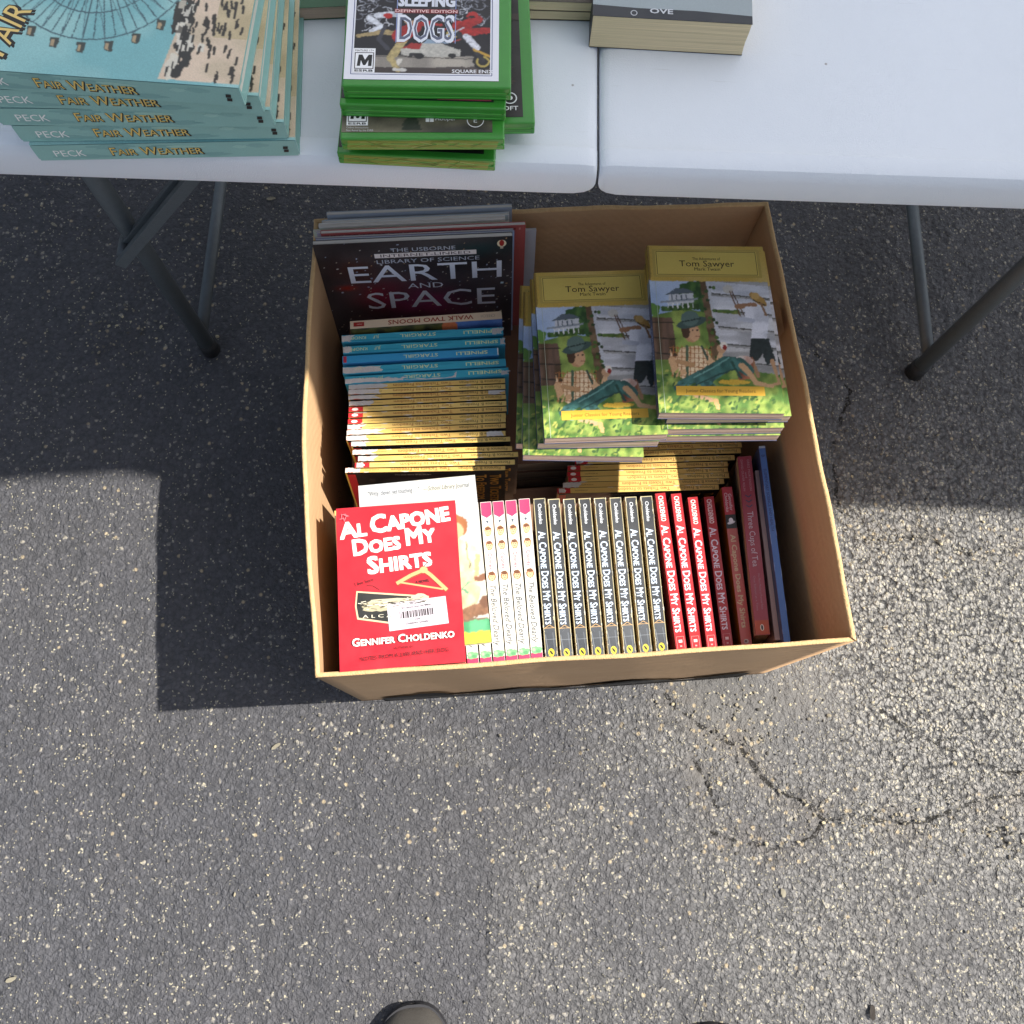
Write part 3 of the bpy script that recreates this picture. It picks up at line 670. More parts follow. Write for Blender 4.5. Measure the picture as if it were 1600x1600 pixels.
# ================================================================== BOOKS ON THE TABLE
Z0 = .7355
def fair_weather():
    t = .0205; L = .222; D = .147
    K = Kind(L, t, D, '8cb9b5', M_PGW, flat=True, hard=True)
    P = Paint(D, L, 230, 345, '6db4ba')          # x: away from the spine, y: up the cover (to the left in the picture)
    P.put(np.ones(P.X.shape) * .8, '7cb2b4', col2='a0cac6', sc=(6, 8), seed=4)
    P.put((P.Y < .25 - .10 * (P.X - .3)) & (P.X > .02), 'c9b79c', col2='dcc6ad', sc=(10, 12), seed=9)
    P.put((P.Y < .12) & (P.X > .30), 'b9a884', col2='cdbb96', sc=(12, 12), seed=19)
    hx, hy = .80, .56                            # ferris wheel hub: x right on cover = away; drawn for the photo's view
    for i in range(56):
        a = 2 * math.pi * i / 56; P.line([(hx, hy), (hx + .56 * math.cos(a) * 1.0, hy + .33 * math.sin(a))], .0075, '46626a')
    for i in range(28):
        a = 2 * math.pi * i / 28; b = a + .45; P.line([(hx + .12 * math.cos(a), hy + .07 * math.sin(a)), (hx + .58 * math.cos(b), hy + .345 * math.sin(b))], .005, '5a7a80')
    for rr in (.22, .40, .57):
        P.line([(hx + rr * math.cos(t_ * .157), hy + rr * .6 * math.sin(t_ * .157)) for t_ in range(41)], .009, '46626a')
    for i in range(24):
        a = 2 * math.pi * i / 24; x, y = hx + .60 * math.cos(a), hy + .36 * math.sin(a); P.poly([(x - .055, y - .013), (x - .05, y + .012), (x + .012, y + .017), (x + .012, y - .016)], '3d443f'); P.poly([(x - .045, y - .002), (x - .042, y + .010), (x - .004, y + .012), (x - .004, y)], 'b09a78')
    P.line([(.12, .19), (.72, .27)], .03, '3d3a34', var=.8); P.ell(.2, .20, .09, .028, '2f2f2c', rough=.8); P.ell(.42, .23, .12, .035, '34322d', rough=.8)
    P.ell(.3, .225, .10, .018, 'd8d2c2', rough=.5); P.ell(.1, .24, .09, .022, 'd9d2c0', rough=.5); P.ell(.07, .215, .04, .02, '2b2b2a', rough=.7)
    for i in range(22):
        x = random.uniform(.03, .6); y = random.gauss(.215, .022); P.poly([(x, y - .012), (x + random.uniform(.03, .07), y - .010), (x + .05, y + .010), (x, y + .012)], random.choice(('d8d2c2', 'b9b2a0', '6a665c', 'c9c4b6', '2b2a27')))
    for i in range(75):
        x, y = random.uniform(.02, .98), random.uniform(.02, .17); P.line([(x, y), (x + .045, y + random.uniform(-.006, .006))], .014, '322e29')
    for i in range(60):
        x, y = random.uniform(.02, .8), random.gauss(.21, .02); P.line([(x, y), (x + .03, y)], .012, '2c2b28')
    P.smudge(.003); P.grain(.16); K.print('cover_art', 'front', P)
    A = Art(D, L)
    A.text('Fair Weather', .0150, L - .0300, .0275, '1f1b16', rot=-16, width=.170, align='L', shear=.15, bold=.045, caps=True); A.text('Fair Weather', .0160, L - .0290, .0262, 'e5c777', rot=-16, width=.168, align='L', shear=.15, caps=True, bold=.005)
    K.print('title_lettering', 'front', A)
    B = Art(L, t); B.rect(.001, .0006, L - .001, t - .0006, '8ab8b2')
    for i in range(14): B.ell(random.uniform(.01, L - .01), random.uniform(.004, t - .004), random.uniform(.006, .02), random.uniform(.0015, .004), random.choice(('96c2ba', '7fada9', '9ac4b8', '7ba9a6')), jit=.3)
    B.text('PECK', .029, t * .47, .0078, 'eef1ee', width=.026, bold=.012)
    B.text('Fair Weather', .103, t * .52, .0102, '1d1a15', width=.078, caps=True, bold=.035); B.text('Fair Weather', .1025, t * .54, .0098, 'e3c46c', width=.077, caps=True, bold=.0)
    for dx in (0, .004): B.poly([(L - .0125 + dx * 0, t * .28 + dx), (L - .0085, t * .28 + dx), (L - .0078, t * .28 + dx + .0034), (L - .0118, t * .28 + dx + .0034)], '1c1c1c')
    K.print('spine_print', 'spine', B)
    # near-left and near-right corners of each spine in the photo, bottom first
    rows = [((52, 230), (461, 222)), ((33, 199), (443, 194)), ((4, 172), (421, 175)), ((-22, 142), (403, 153)), ((-42, 111), (372, 141))]
    for i, (l, r) in enumerate(rows):
        zt = Z0 + t * (i + 1) + .0004 * i; a = un(*r, zt); b = un(*l, zt); Y = (b - a).normalized(); X = Vector((0, 0, 1)).cross(Y) * -1
        X = Y.cross(Vector((0, 0, 1))); M = Matrix((X, Y, Vector((0, 0, 1)))).transposed().to_4x4()
        K.make(Matrix.Translation(a) @ M @ Matrix.Translation((.002, 0, -t / 2)), 'hardcover_book',
               ['teal hardcover at the bottom of the stack on the table, author name furthest right', 'teal hardcover second from the bottom of the stack at the table left', 'teal hardcover in the middle of the five stacked at the table left',
                'teal hardcover just beneath the topmost one, its peach cover edge showing', 'topmost teal hardcover with a ferris wheel picture and gold title on its cover'][i], 'book', 'teal hardcovers stacked on the table')
fair_weather()

def game_cases():
    Wc, Lc, t = .135, .171, .0142
    bm = box_bm(0, Wc, 0, Lc, -t, -t * .52, .0011, 2); low = bm_mesh('case_tray', bm, M_GRN, False)
    bm = box_bm(0, Wc, 0, Lc, -t * .48, 0, .0013, 2); lid = bm_mesh('case_lid', bm, M_GRN, False)
    bm = box_bm(.003, Wc - .003, .0004, .004, -t * .53, -t * .47); core = bm_mesh('case_seam', bm, M_GLUE)
    bm = box_bm(.0035, Wc - .0035, -.0003, .0006, -t * .47, -t * .42, .0001, 1); rib = bm_mesh('rib', bm, M_RIB)
    bm = box_bm(.001, Wc - .010, .0062, Lc - .003, -.0001, .00022); sheet = bm_mesh('sheet', bm, plain('glossy_sheet', '1c1b20', .2, .2, 40, coat=.5))
    gl = M_INK
    def put(bl, br, k, label, art=None, glue=False, dz=0):
        z = Z0 + t * k + dz; a = un(*bl, z); b = un(*br, z); X = (b - a).normalized(); Z = Vector((0, 0, 1)); Z = (Z - X * Z.dot(X)).normalized(); Y = Z.cross(X)
        o = empty('game_case', Matrix.Translation(a) @ Matrix((X, Y, Z)).transposed().to_4x4()); meta(o, label, 'game case', 'green game cases stacked on the table')
        for n, m in (('tray', low), ('lid', lid), ('seam', core), ('rib', rib), ('sheet', sheet)):
            if glue and n == 'lid': m = m.copy(); 
            link(n, m, o)
        r2 = link('rib', rib, o); r2.location = (0, 0, -t * .36)
        if art:
            for nm, A, off in art: A.build(nm, (.001 + off[0], .0062 + off[1], .00025), (1, 0, 0), (0, 1, 0), o)
        if glue:
            V = Art(Wc, t); g = random.Random(5 + int(k))
            V.poly([(.004, .001), (.128, .0015), (.130, .011), (.09, .0125), (.05, .0112), (.006, .0122)], '7d8f35')
            for j in range(26):
                x = g.uniform(.006, .11); V.line([(x, g.uniform(.002, .012)), (x + g.uniform(.008, .02), g.uniform(.002, .012))], g.uniform(.0003, .0009), g.choice(('a9b66a', '5b7a26', '93a14b', '4a7a28')))
            V.build('glue_residue', (0, -.00005, -t), (1, 0, 0), (0, 0, 1), o)
        return o
    sw, sh = .124, .1618
    def esrb(A, x, y, s=1.):
        A.rect(x, y, x + .0175 * s, y + .0235 * s, 'f2f2f2'); A.rect(x + .001 * s, y + .0035 * s, x + .0165 * s, y + .0195 * s, '111111'); A.rect(x + .0017 * s, y + .0042 * s, x + .0158 * s, y + .0188 * s, 'f5f5f5')
        A.poly([(x + a * s, y + b * s) for a, b in ((.0030, .0062), (.0056, .0062), (.0062, .0118), (.0080, .0070), (.0098, .0070), (.0122, .0120), (.0120, .0062), (.0148, .0062), (.0152, .0172), (.0122, .0172), (.0094, .0122), (.0072, .0172), (.0042, .0172))], '0c0c0c'); A.text('MATURE 17+', x + .0088 * s, y + .0213 * s, .0018 * s, '111111', width=.0150 * s); A.text('ESRB', x + .0088 * s, y + .0018 * s, .002 * s, '111111', width=.0145 * s, bold=.03)
    # ---- top case: white bordered sheet, dark painted scene
    Q = Art(sw, sh); Q.rect(0, 0, sw, sh, 'e9e9ee'); Q.rect(.007, .0065, sw - .007, sh - .0075, '15131a'); Q.frame(.0055, .0050, sw - .0055, sh - .004, .0006, '3b4a7c')
    P = Paint(sw - .014, .108, 190, 184, '15131a')
    P.put((P.Y < .155), '8d867c', col2='b3aa9c', sc=(8, 10), seed=2); P.put(P.Y < .055, '3f3531', col2='5a4b44', sc=(12, 4)); P.line([(0, .155), (1, .135)], .006, '2b2623')
    P.poly([(.28, .06), (.33, .06), (.36, .13), (.33, .13)], 'd8d2c4'); P.poly([(.62, .04), (.95, .05), (.92, .07), (.6, .06)], '4a423e')
    for i in range(150):                          # pale smoke curls on the black ground
        side = random.choice((0, 1)); cx = random.uniform(.02, .28) if side == 0 else random.uniform(.72, .98); cy = random.uniform(.42, .98)
        r0 = random.uniform(.015, .055); a0 = random.uniform(0, 6.28)
        P.line([(cx + r0 * math.cos(a0 + q * .5), cy + r0 * .75 * math.sin(a0 + q * .5)) for q in range(random.randint(4, 9))], .0055, random.choice(('b9bcc4', '8a8d96', 'd7d9de', '6c6f78')))
    P.ell(.12, .96, .13, .06, 'c9c9cf', rough=.6, var=.3); P.ell(.88, .96, .12, .06, 'c4c6cf', rough=.6, var=.3); P.ell(.24, .955, .05, .05, '9a8a45', rough=.4)
    # fighter in a red jacket
    P.line([(.30, .17), (.36, .30)], .055, 'b3a06c'); P.line([(.36, .30), (.27, .14), (.33, .03)], .065, 'b7a470', .04, var=.3); P.line([(.35, .36), (.20, .37), (.03, .33)], .05, 'a48f63', .03, var=.3)
    P.line([(.34, .34), (.44, .42)], .13, 'a3211f', .10, var=.4); P.line([(.44, .44), (.56, .46), (.63, .44)], .045, 'a8231f', .03, var=.3); P.ell(.62, .475, .034, .022, '2c211d'); P.line([(.30, .035), (.38, .03)], .025, 'cfcbc2')
    P.ell(.40, .47, .035, .028, 'c09a78'); P.ell(.395, .49, .036, .018, '16120f')
    # man in white falling, car, biker
    P.line([(.10, .50), (.20, .42), (.12, .38)], .045, 'd3d6dc', .03, var=.3); P.line([(.16, .52), (.32, .54)], .05, 'cfd2d8', var=.3); P.ell(.24, .52, .035, .025, 'b2201d'); P.line([(.22, .42), (.18, .30), (.25, .22)], .03, '3c3d46')
    P.poly([(.34, .215), (.40, .26), (.50, .27), (.62, .275), (.78, .22), (.78, .165), (.64, .15), (.42, .15), (.35, .17)], 'bdb9ae', var=.2); P.poly([(.35, .225), (.42, .275), (.50, .265), (.48, .215)], 'a02a26'); P.poly([(.50, .27), (.54, .31), (.66, .31), (.70, .27)], '8fa3b5')
    P.poly([(.40, .15), (.52, .16), (.50, .185), (.41, .18)], '2a2a2c'); P.ell(.48, .155, .035, .025, '17171a'); P.ell(.72, .165, .03, .022, '17171a')
    P.ell(.72, .36, .10, .085, '1b191b'); P.ell(.72, .36, .085, .07, 'a33b36'); P.ell(.72, .36, .07, .057, '19181a'); P.ell(.72, .36, .045, .036, 'c9b25a'); P.ell(.72, .36, .03, .022, '222022')
    P.ell(.945, .115, .075, .075, '151416'); P.ell(.945, .115, .05, .05, 'b7a152'); P.ell(.945, .115, .035, .035, '201d1a')
    P.line([(.74, .37), (.84, .30), (.94, .13)], .04, '2d2b2f', var=.5); P.line([(.76, .44), (.86, .38), (.98, .40)], .09, 'a8221f', .05, var=.4); P.line([(.82, .34), (.90, .24)], .05, 'cfd0d6', var=.4)
    P.line([(.80, .44), (.90, .50)], .08, '9f1f1d', var=.4); P.ell(.865, .535, .042, .034, 'b3231f'); P.ell(.86, .52, .03, .012, '1a1415'); P.line([(.88, .22), (1., .16)], .02, 'c59a3a')
    P.line([(.60, .30), (.74, .38), (.80, .42)], .012, 'c8cad0')
    P.smudge(.004); P.grain(.18)
    T = Art(sw, sh, z0=1.2e-4); T.line([(.0405, .036), (.0405, .110)], .0006, '8f9fd0'); T.line([(.0885, .036), (.0885, .110)], .0006, '8f9fd0')
    T.text('SLEEPING', .0645, .0785, .0112, 'dfe2ea', width=.0455, bold=.045, shadow=(.0005, -.0005, '4a5066'))
    T.rect(.0385, .0655, .0905, .0698, '7e1e22'); T.text('DEFINITIVE EDITION', .0645, .0677, .0028, 'efc9c4', width=.0505, bold=.03)
    T.text('DOGS', .0645, .0505, .0262, 'e3e6ee', width=.0450, bold=.03, shadow=(.0006, -.0006, '3c4258')); T.text('DOGS', .0645, .0505, .0225, '5d6378', width=.0425, bold=0)
    E1 = Art(sw, sh, z0=2e-4); esrb(E1, .0070, .0065); T.text('SQUARE ENIX', .1030, .0088, .0032, 'eeeeee', width=.0330, bold=.025)
    class Off:  # painted picture set inside the white border
        def build(s, nm, O, ex, ey, o): return P.build(nm, Vector(O) + Vector((0, 0, .00005)), ex, ey, o, x0=.007, y0=.0065)
    # ---- other sheets
    G = Art(sw, sh); G.rect(0, 0, sw, sh, '17151a'); G.rect(.078, .0010, sw - .002, .0135, 'a83a52'); 
    for i, ch in enumerate(('1', '0', '7')): pass
    G.text('1 0 1', .091, .0085, .0070, 'f2e4e6', width=.015, bold=.03); G.rect(.1075, .005, .1165, .0065, 'f2e4e6'); G.rect(.108, .008, .116, .0095, 'f2e4e6')
    H = Art(sw, sh); P2 = Paint(sw, sh, 90, 120, '4c4a40'); P2.put(np.ones(P2.X.shape), '3e3b35', col2='6b6653', sc=(6, 12), seed=8, var=.35); P2.ell(.46, .05, .055, .035, '32372c'); P2.poly([(.40, .02), (.53, .02), (.50, .09), (.43, .09)], '2f352b'); P2.grain(.2)
    E2 = Art(sw, sh, z0=1.5e-4); esrb(E2, .004, .0065); H2 = Art(sw, sh, z0=1.5e-4); H2.text('Online Interactions', .004, .0046, .0018, 'cccccc', width=.018, align='L'); H2.text('Not Rated by the ESRB', .004, .0018, .0018, 'cccccc', width=.022, align='L')
    H2.rect(.069, .0100, .0755, .0165, 'e9e9e9'); H2.rect(.0720, .0100, .0725, .0165, '55524a'); H2.text('Hooper', .077, .0130, .0032, 'e4e4e4', width=.017, align='L')
    H2.line([(.110 + .0068 * math.cos(i * .31), .0115 + .0068 * math.sin(i * .31)) for i in range(21)], .0007, 'e8e8e8'); H2.text('E', .110, .0115, .005, 'e8e8e8')
    I = Art(sw, sh); I.rect(0, 0, sw, sh, '211c1b'); 
    for k in range(26): I.ell(random.uniform(.08, .122), random.uniform(.02, .15), .008, .004, random.choice(('2f2522', '3a2a26', '171413')), jit=.5)
    I.text('UBISOFT', .1200, .0085, .0042, 'e8e8ea', width=.026, align='R', bold=.02); I.line([(.1135 + .0055 * math.cos(i * .31), .0185 + .0055 * math.sin(i * .31)) for i in range(21)], .0011, 'e2e2e6'); I.ell(.1135, .0185, .0022, .0022, 'e2e2e6')
    J = Art(sw, sh); J.rect(0, 0, sw, sh, '141414')
    put((526, 239), (786, 252), 1, 'green game case at the bottom of the pile, turned slightly clockwise', [('cover_sheet', J, (0, 0))], True)
    put((531, 217), (799, 217), 3, 'green game case with an M square on a drab picture, yellowed glue on its edge', [('cover_picture', P2, (0, 0)), ('cover_lettering', H2, (0, 0)), ('rating_mark', E2, (0, 0))], True)
    put((586, 196), (848, 192), 2, 'green game case sticking out to the right of the pile, dark cover', [('cover_sheet', I, (0, 0))])
    put((530, 163), (799, 171), 4, 'green game case just under the top one with a strip of crimson cover showing', [('cover_sheet', G, (0, 0))])
    put((534, 134), (809, 138), 5, 'topmost green game case, white bordered cover with fighters, car and motorbike', [('cover_sheet', Q, (0, 0)), ('cover_picture', Off(), (0, 0)), ('title_lettering', T, (0, 0)), ('rating_mark', E1, (0, 0))])
    return low
game_cases()

def table_top_others():
    # thick yellowed paperback lying across the seam, dark cover
    K = Kind(.19, .034, .118, '23262c', M_PGT, flat=False)
    def flat_by(bl, br, zt, K, label, name='paperback_book', extra=0):
        a = un(*bl, zt); b = un(*br, zt); X = (b - a).normalized(); Z = Vector((0, 0, 1)); Y = Z.cross(X)
        M = Matrix((X, Y, Z)).transposed().to_4x4(); return K.make(Matrix.Translation(a) @ M @ Matrix.Translation((0, 0, -K.t / 2)), name, label, 'book')
    DF = (un(926, 24, Z0 + .036) - un(1176, 38, Z0 + .036)).length; KF = Kind(.175, .036, DF, '24272e', M_PGT, flat=True)
    A = Art(DF, .175); A.rect(0, 0, DF, .175, '262a31'); A.poly([(0, .012), (.04, .0105), (.09, .0108), (DF, .0085), (DF, .175), (0, .175)], '9aa5a8'); A.text('OVE', .060, .0085, .0050, 'c9ccd0', width=.02, bold=.03); A.ell(.036, .005, .003, .003, 'b9bcc0'); A.ell(.036, .005, .0022, .0022, '262a31')
    KF.print('cover_print', 'front', A)
    flat_by((926, 24), (1176, 38), Z0 + .036, KF, 'thick yellowed paperback with a dark cover lying across the table seam at the top edge')
    KG = Kind(.17, .011, .13, '4a4236', M_PGT, flat=True)
    flat_by((790, 15), (921, 18), Z0 + .011, KG, 'lower of two yellowed books just left of the thick paperback at the top edge')
    flat_by((792, 0), (920, 4), Z0 + .022, KG, 'upper of two yellowed books just left of the thick paperback at the top edge')
    KH = Kind(.17, .014, .12, '2f5a3a', M_PGF, flat=True)
    flat_by((430, 14), (545, 9), Z0 + .014, KH, 'green covered book mostly hidden behind the teal stack and the game cases')
table_top_others()

# ================================================================== BOOKS IN THE BOX
def tom_sawyer():
    zt = .43; t = .0145
    W = (un(850, 690, .445) - un(1042, 672, .445)).length; L = (un(834, 429, .412) - un(851, 686, .445)).length
    K = Kind(L, t, W, '2e3a5c', M_PGF, flat=True); r = W / L
    nx, ny = 210, 300; P = Paint(W, L, nx, ny, 'a58638')
    top = .775                                                        # picture below, gold panel above
    P.put((P.Y < top), '7f9cc9', col2='b9c9e2', sc=(4, 6), seed=3)
    P.poly([(0, .56), (.25, .60), (.6, .58), (.6, .0), (0, 0)], '66803c', col2='93a552', sc=(9, 14), seed=5, var=.25)
    P.poly([(0, .22), (1, .30), (1, 0), (0, 0)], '4c6e30', col2='86994a', sc=(16, 22), seed=6, var=.35)
    P.ell(.36, .68, .16, .085, '35572c', rough=.55, col2='54773a', sc=(22, 26)); P.ell(.48, .72, .12, .05, '2c4a26', rough=.5, col2='4b6e36')
    P.poly([(.08, .615), (.40, .635), (.40, .60), (.09, .585)], '2f4a22', col2='4d6e30', sc=(30, 30)); P.ell(.02, .60, .06, .035, '58803a', rough=.5)
    # white house on the hill
    P.poly([(.14, .625), (.36, .645), (.36, .70), (.16, .69)], 'c9cbd0'); P.poly([(.12, .685), (.22, .73), (.30, .73), (.37, .705)], '5b6671'); P.poly([(.08, .648), (.40, .672), (.40, .660), (.08, .636)], '8f969e')
    for i in range(6): P.line([(.14 + i * .042, .61), (.14 + i * .042, .638)], .008, 'e6e6e6')
    for i in range(4): P.line([(.18 + i * .04, .66), (.18 + i * .04, .685)], .012, '4c5a66')
    # whitewashed fence with dark gaps
    P.poly([(.47, top), (1, top), (1, .22), (.5, .26)], '8d8c8b', col2='b4b3b2', sc=(6, 24), seed=12, var=.15)
    for (y0, y1, c1, c2) in ((.70, .775, 'b9bcc6', 'dcdde4'), (.60, .685, 'c2c4cc', 'e0e0e6'), (.50, .585, 'b9b9be', 'd9d9dd'), (.40, .485, 'a5a4a8', 'cfcfd4'), (.30, .385, '9c9a98', 'c6c4c4')):
        P.poly([(.50, y0), (1, y0 - .03), (1, y1 - .03), (.50, y1)], c1, col2=c2, sc=(5, 30), seed=int(y0 * 100), var=.12); P.line([(.5, y0), (1, y0 - .03)], .012, '4b4a44')
    P.poly([(.50, .585), (.74, .57), (.74, .60), (.50, .60)], '4f6a2e', col2='7f7f3d', sc=(30, 30), var=.4)
    P.poly([(.425, top), (.475, top), (.56, .22), (.47, .22)], '5b4632', col2='7b634a', sc=(8, 26), seed=14, var=.3); P.poly([(.475, top), (.505, top), (.55, .42), (.52, .42)], 'c4c6cc')
    for i in range(26): P.ell(.44 + random.random() * .1, random.uniform(.25, .74), .016, .010, random.choice(('38552a', '4d6b30', '2b421f')))
    # second figure with a long brush
    P.ell(.66, .725, .045, .026, 'c6c2bb'); P.line([(.67, .71), (.74, .55)], .012, '6b4a36'); P.line([(.69, .71), (.77, .56)], .010, '59402f')
    P.line([(.72, .62), (.86, .63)], .05, '9b7355', .05); P.poly([(.78, .62), (.92, .62), (.97, .56), (.93, .42), (.80, .43), (.83, .52), (.77, .55)], 'c6c7d0', col2='e4e4ec', sc=(16, 20)); P.line([(.73, .545), (.83, .535)], .045, 'b9bcc8')
    P.ell(.90, .665, .075, .028, 'b08a4c', a=-.5); P.ell(.88, .685, .035, .022, 'c7a263'); P.line([(.86, .66), (.95, .63)], .012, '2c2622'); P.line([(.92, .64), (.95, .57)], .02, '8e6b4e')
    P.poly([(.80, .43), (.95, .43), (.98, .30), (.90, .27), (.88, .34), (.84, .30), (.76, .29)], '2a3334', var=.3); P.line([(.95, .30), (.985, .17)], .035, 'b78f6a', .02); P.line([(.985, .17), (.94, .165)], .022, 'b98f6b'); P.line([(.79, .30), (.82, .21)], .03, '9d7858')
    # bucket
    P.poly([(.64, .30), (.80, .32), (.79, .20), (.66, .185)], '6e3a2a', col2='a8684c', sc=(12, 12)); P.ell(.72, .30, .075, .028, 'd9cfc6', col2='b98c7a', sc=(20, 20)); P.line([(.66, .27), (.78, .21)], .01, '3a241b')
    # barrel
    P.poly([(.0, .55), (.17, .55), (.18, .30), (.0, .30)], '54402f', col2='71584a', sc=(20, 8), seed=22, var=.3); P.line([(0, .52), (.18, .52)], .014, '2c241d'); P.line([(0, .43), (.18, .42)], .014, '2f261f'); P.line([(0, .34), (.18, .33)], .014, '2f261f')
    # seated figure: plaid shirt, hat, rolled teal trousers, bare feet
    P.poly([(.13, .36), (.16, .30), (.22, .37), (.36, .385), (.44, .35), (.47, .27), (.42, .20), (.24, .18), (.16, .22), (.12, .26)], 'd8b48c', col2='ead2ae', sc=(14, 16))
    for i in range(10): P.line([(.13 + i * .036, .20), (.16 + i * .034, .38)], .0075, 'a2683c')
    for i in range(7): P.line([(.12, .21 + i * .027), (.46, .20 + i * .027)], .0065, 'a86d41')
    P.line([(.14, .30), (.16, .22), (.25, .235)], .06, 'cfa47a', .045); P.line([(.44, .30), (.50, .25), (.535, .34)], .055, 'd4ad84', .04); P.ell(.545, .365, .034, .026, 'c39a77'); P.ell(.57, .385, .03, .022, 'e8e0d4'); P.ell(.575, .375, .02, .014, '8c2420')
    P.line([(.27, .38), (.25, .20)], .022, '4a5f4a'); P.line([(.39, .38), (.43, .30)], .018, '3c4e40'); P.line([(.19, .29), (.30, .27)], .045, 'b68c62')
    P.line([(.24, .150), (.42, .215), (.58, .285), (.68, .280), (.74, .245)], .15, '2f5550', .11, col2='41706a', sc=(22, 22), var=.2); P.line([(.20, .14), (.32, .135), (.42, .145)], .13, '2b4f4c', .11, col2='4b7d78', var=.2); P.line([(.30, .20), (.46, .255), (.60, .315)], .012, '6b9890'); P.line([(.30, .155), (.50, .215), (.64, .25)], .012, '1f3f3c'); P.line([(.20, .165), (.34, .165)], .01, '1f3f3c'); P.line([(.70, .27), (.76, .22), (.80, .17), (.92, .155)], .055, 'c39c74', .035)
    P.line([(.62, .29), (.68, .20)], .02, '24483f'); P.ell(.23, .12, .04, .022, '6f9f94'); P.line([(.30, .10), (.42, .075)], .04, 'c49f7a'); P.line([(.46, .07), (.47, .03)], .045, 'c9a16f', .03); P.ell(.62, .175, .13, .014, 'c9a33a')
    P.ell(.315, .465, .068, .062, 'b98a64'); P.ell(.335, .455, .05, .045, 'cda07a'); P.ell(.27, .475, .035, .05, '4a3222'); P.line([(.35, .44), (.38, .437)], .008, '8c4a3a'); P.ell(.325, .475, .008, .006, '2a1d16'); P.ell(.365, .475, .007, .006, '2a1d16')
    P.ell(.325, .52, .125, .030, '3f5450', a=.18); P.ell(.315, .545, .075, .045, '5a706a', a=.1); P.line([(.25, .525), (.40, .545)], .014, '2a3a38')
    for i in range(190):
        x, y = random.random(), random.random() ** 1.4 * .24
        if y < .2 - .1 * x or x < .2: P.ell(x, y, .018, .007, random.choice(('8b9848', '66823a', '40602a', 'a3a553', '33522a', '4c6e30')), a=random.random())
    P.put(P.Y >= top, 'c4a54c', col2='cdb267', sc=(5, 3), seed=31); P.put((P.X < .018) & (P.Y >= top), '8a7034');
    P.smudge(.004, (60, 84)); P.grain(.20)
    K.print('cover_picture', 'front', P)
    A = Art(W, L, z0=1.5e-4); g = 'b49a3c'
    A.rect(.0055, L * .80, W - .0055, L * .977, 'b89f50'); A.rect(.009, L * .812, W - .009, L * .966, 'd2ba5e'); A.frame(.0105, L * .8165, W - .0105, L * .962, .0006, '3a3418')
    A.text('The Adventures of', W * .5, L * .918, .0042, '3c331a', width=W * .24); A.text('Tom Sawyer', W * .5, L * .887, .0088, '40341c', width=W * .47, bold=.005); A.text('Mark Twain', W * .5, L * .852, .0048, '3c331a', width=W * .22, bold=.01)
    A.line([(W * .05, 0), (W * .05, L * .775)], .0004, 'b9c2b0'); K.print('title_lettering', 'front', A); A = Art(W, L, z0=1.6e-4)  # thin pale highlight beside the spine, painted into the cover print
    A.rect(W * .15, L * .098, W * .86, L * .150, 'd3a53a'); A.text('Junior Classics for Young Readers', W * .505, L * .124, .0042, '5c4518', width=W * .56, bold=.01)
    K.print('banner', 'front', A)
    B = Art(L, t); B.rect(0, .0005, L, t - .0005, '2b3558'); B.rect(0, .0005, L * .21, t - .0005, '9a7f34'); B.rect(L * .21, .0005, L * .30, t - .0005, '6d7f93'); B.text('TOM SAWYER', L * .62, t * .5, .0055, '9fa6c4', width=L * .28); B.text('Twain', L * .86, t * .5, .0045, '9fa6c4', width=L * .08)
    K.print('spine_print', 'spine', B)
    def put(tl, bl, z, lab, g, j=0):
        M = flat_frame(bl, z + .013, tl, z - .017); o = K.make(M @ Matrix.Translation((j, 0, -t / 2)), 'paperback_book', lab, 'book', g); return o
    Lk = [((834, 429), (851, 685)), ((828, 437), (840, 693)), ((818, 457), (817, 711)), ((812, 470), (806, 693))]
    ll = ['top gold and green paperback of the left stack, partly shaded by the right stack', 'second paperback of the left gold topped stack, slipped slightly left under the top one',
          'third paperback of the left gold topped stack, slipped furthest towards the viewer', 'fourth paperback of the left gold topped stack, its navy spine showing at left']
    for k, (tl, bl) in enumerate(Lk):
        put(tl, bl, zt - k * .0150, ll[k], 'gold topped storybooks stacked in two piles')
    Rk = [((1010, 377), (1030, 645)), ((1015, 383), (1043, 653)), ((1006, 392), (1034, 671)), ((1004, 398), (1030, 682))]
    rl = ['topmost gold and green paperback of the higher right hand stack by the box wall', 'second paperback of the right gold topped stack, sticking out right under the top one', 'third paperback of the right gold topped stack, showing thick pinkish page edges', 'lowest visible paperback of the right gold topped stack, above the yellow spines']
    for k, (tl, bl) in enumerate(Rk):
        put(tl, bl, zt + .030 - k * .0150, rl[k], 'gold topped storybooks stacked in two piles')
tom_sawyer()

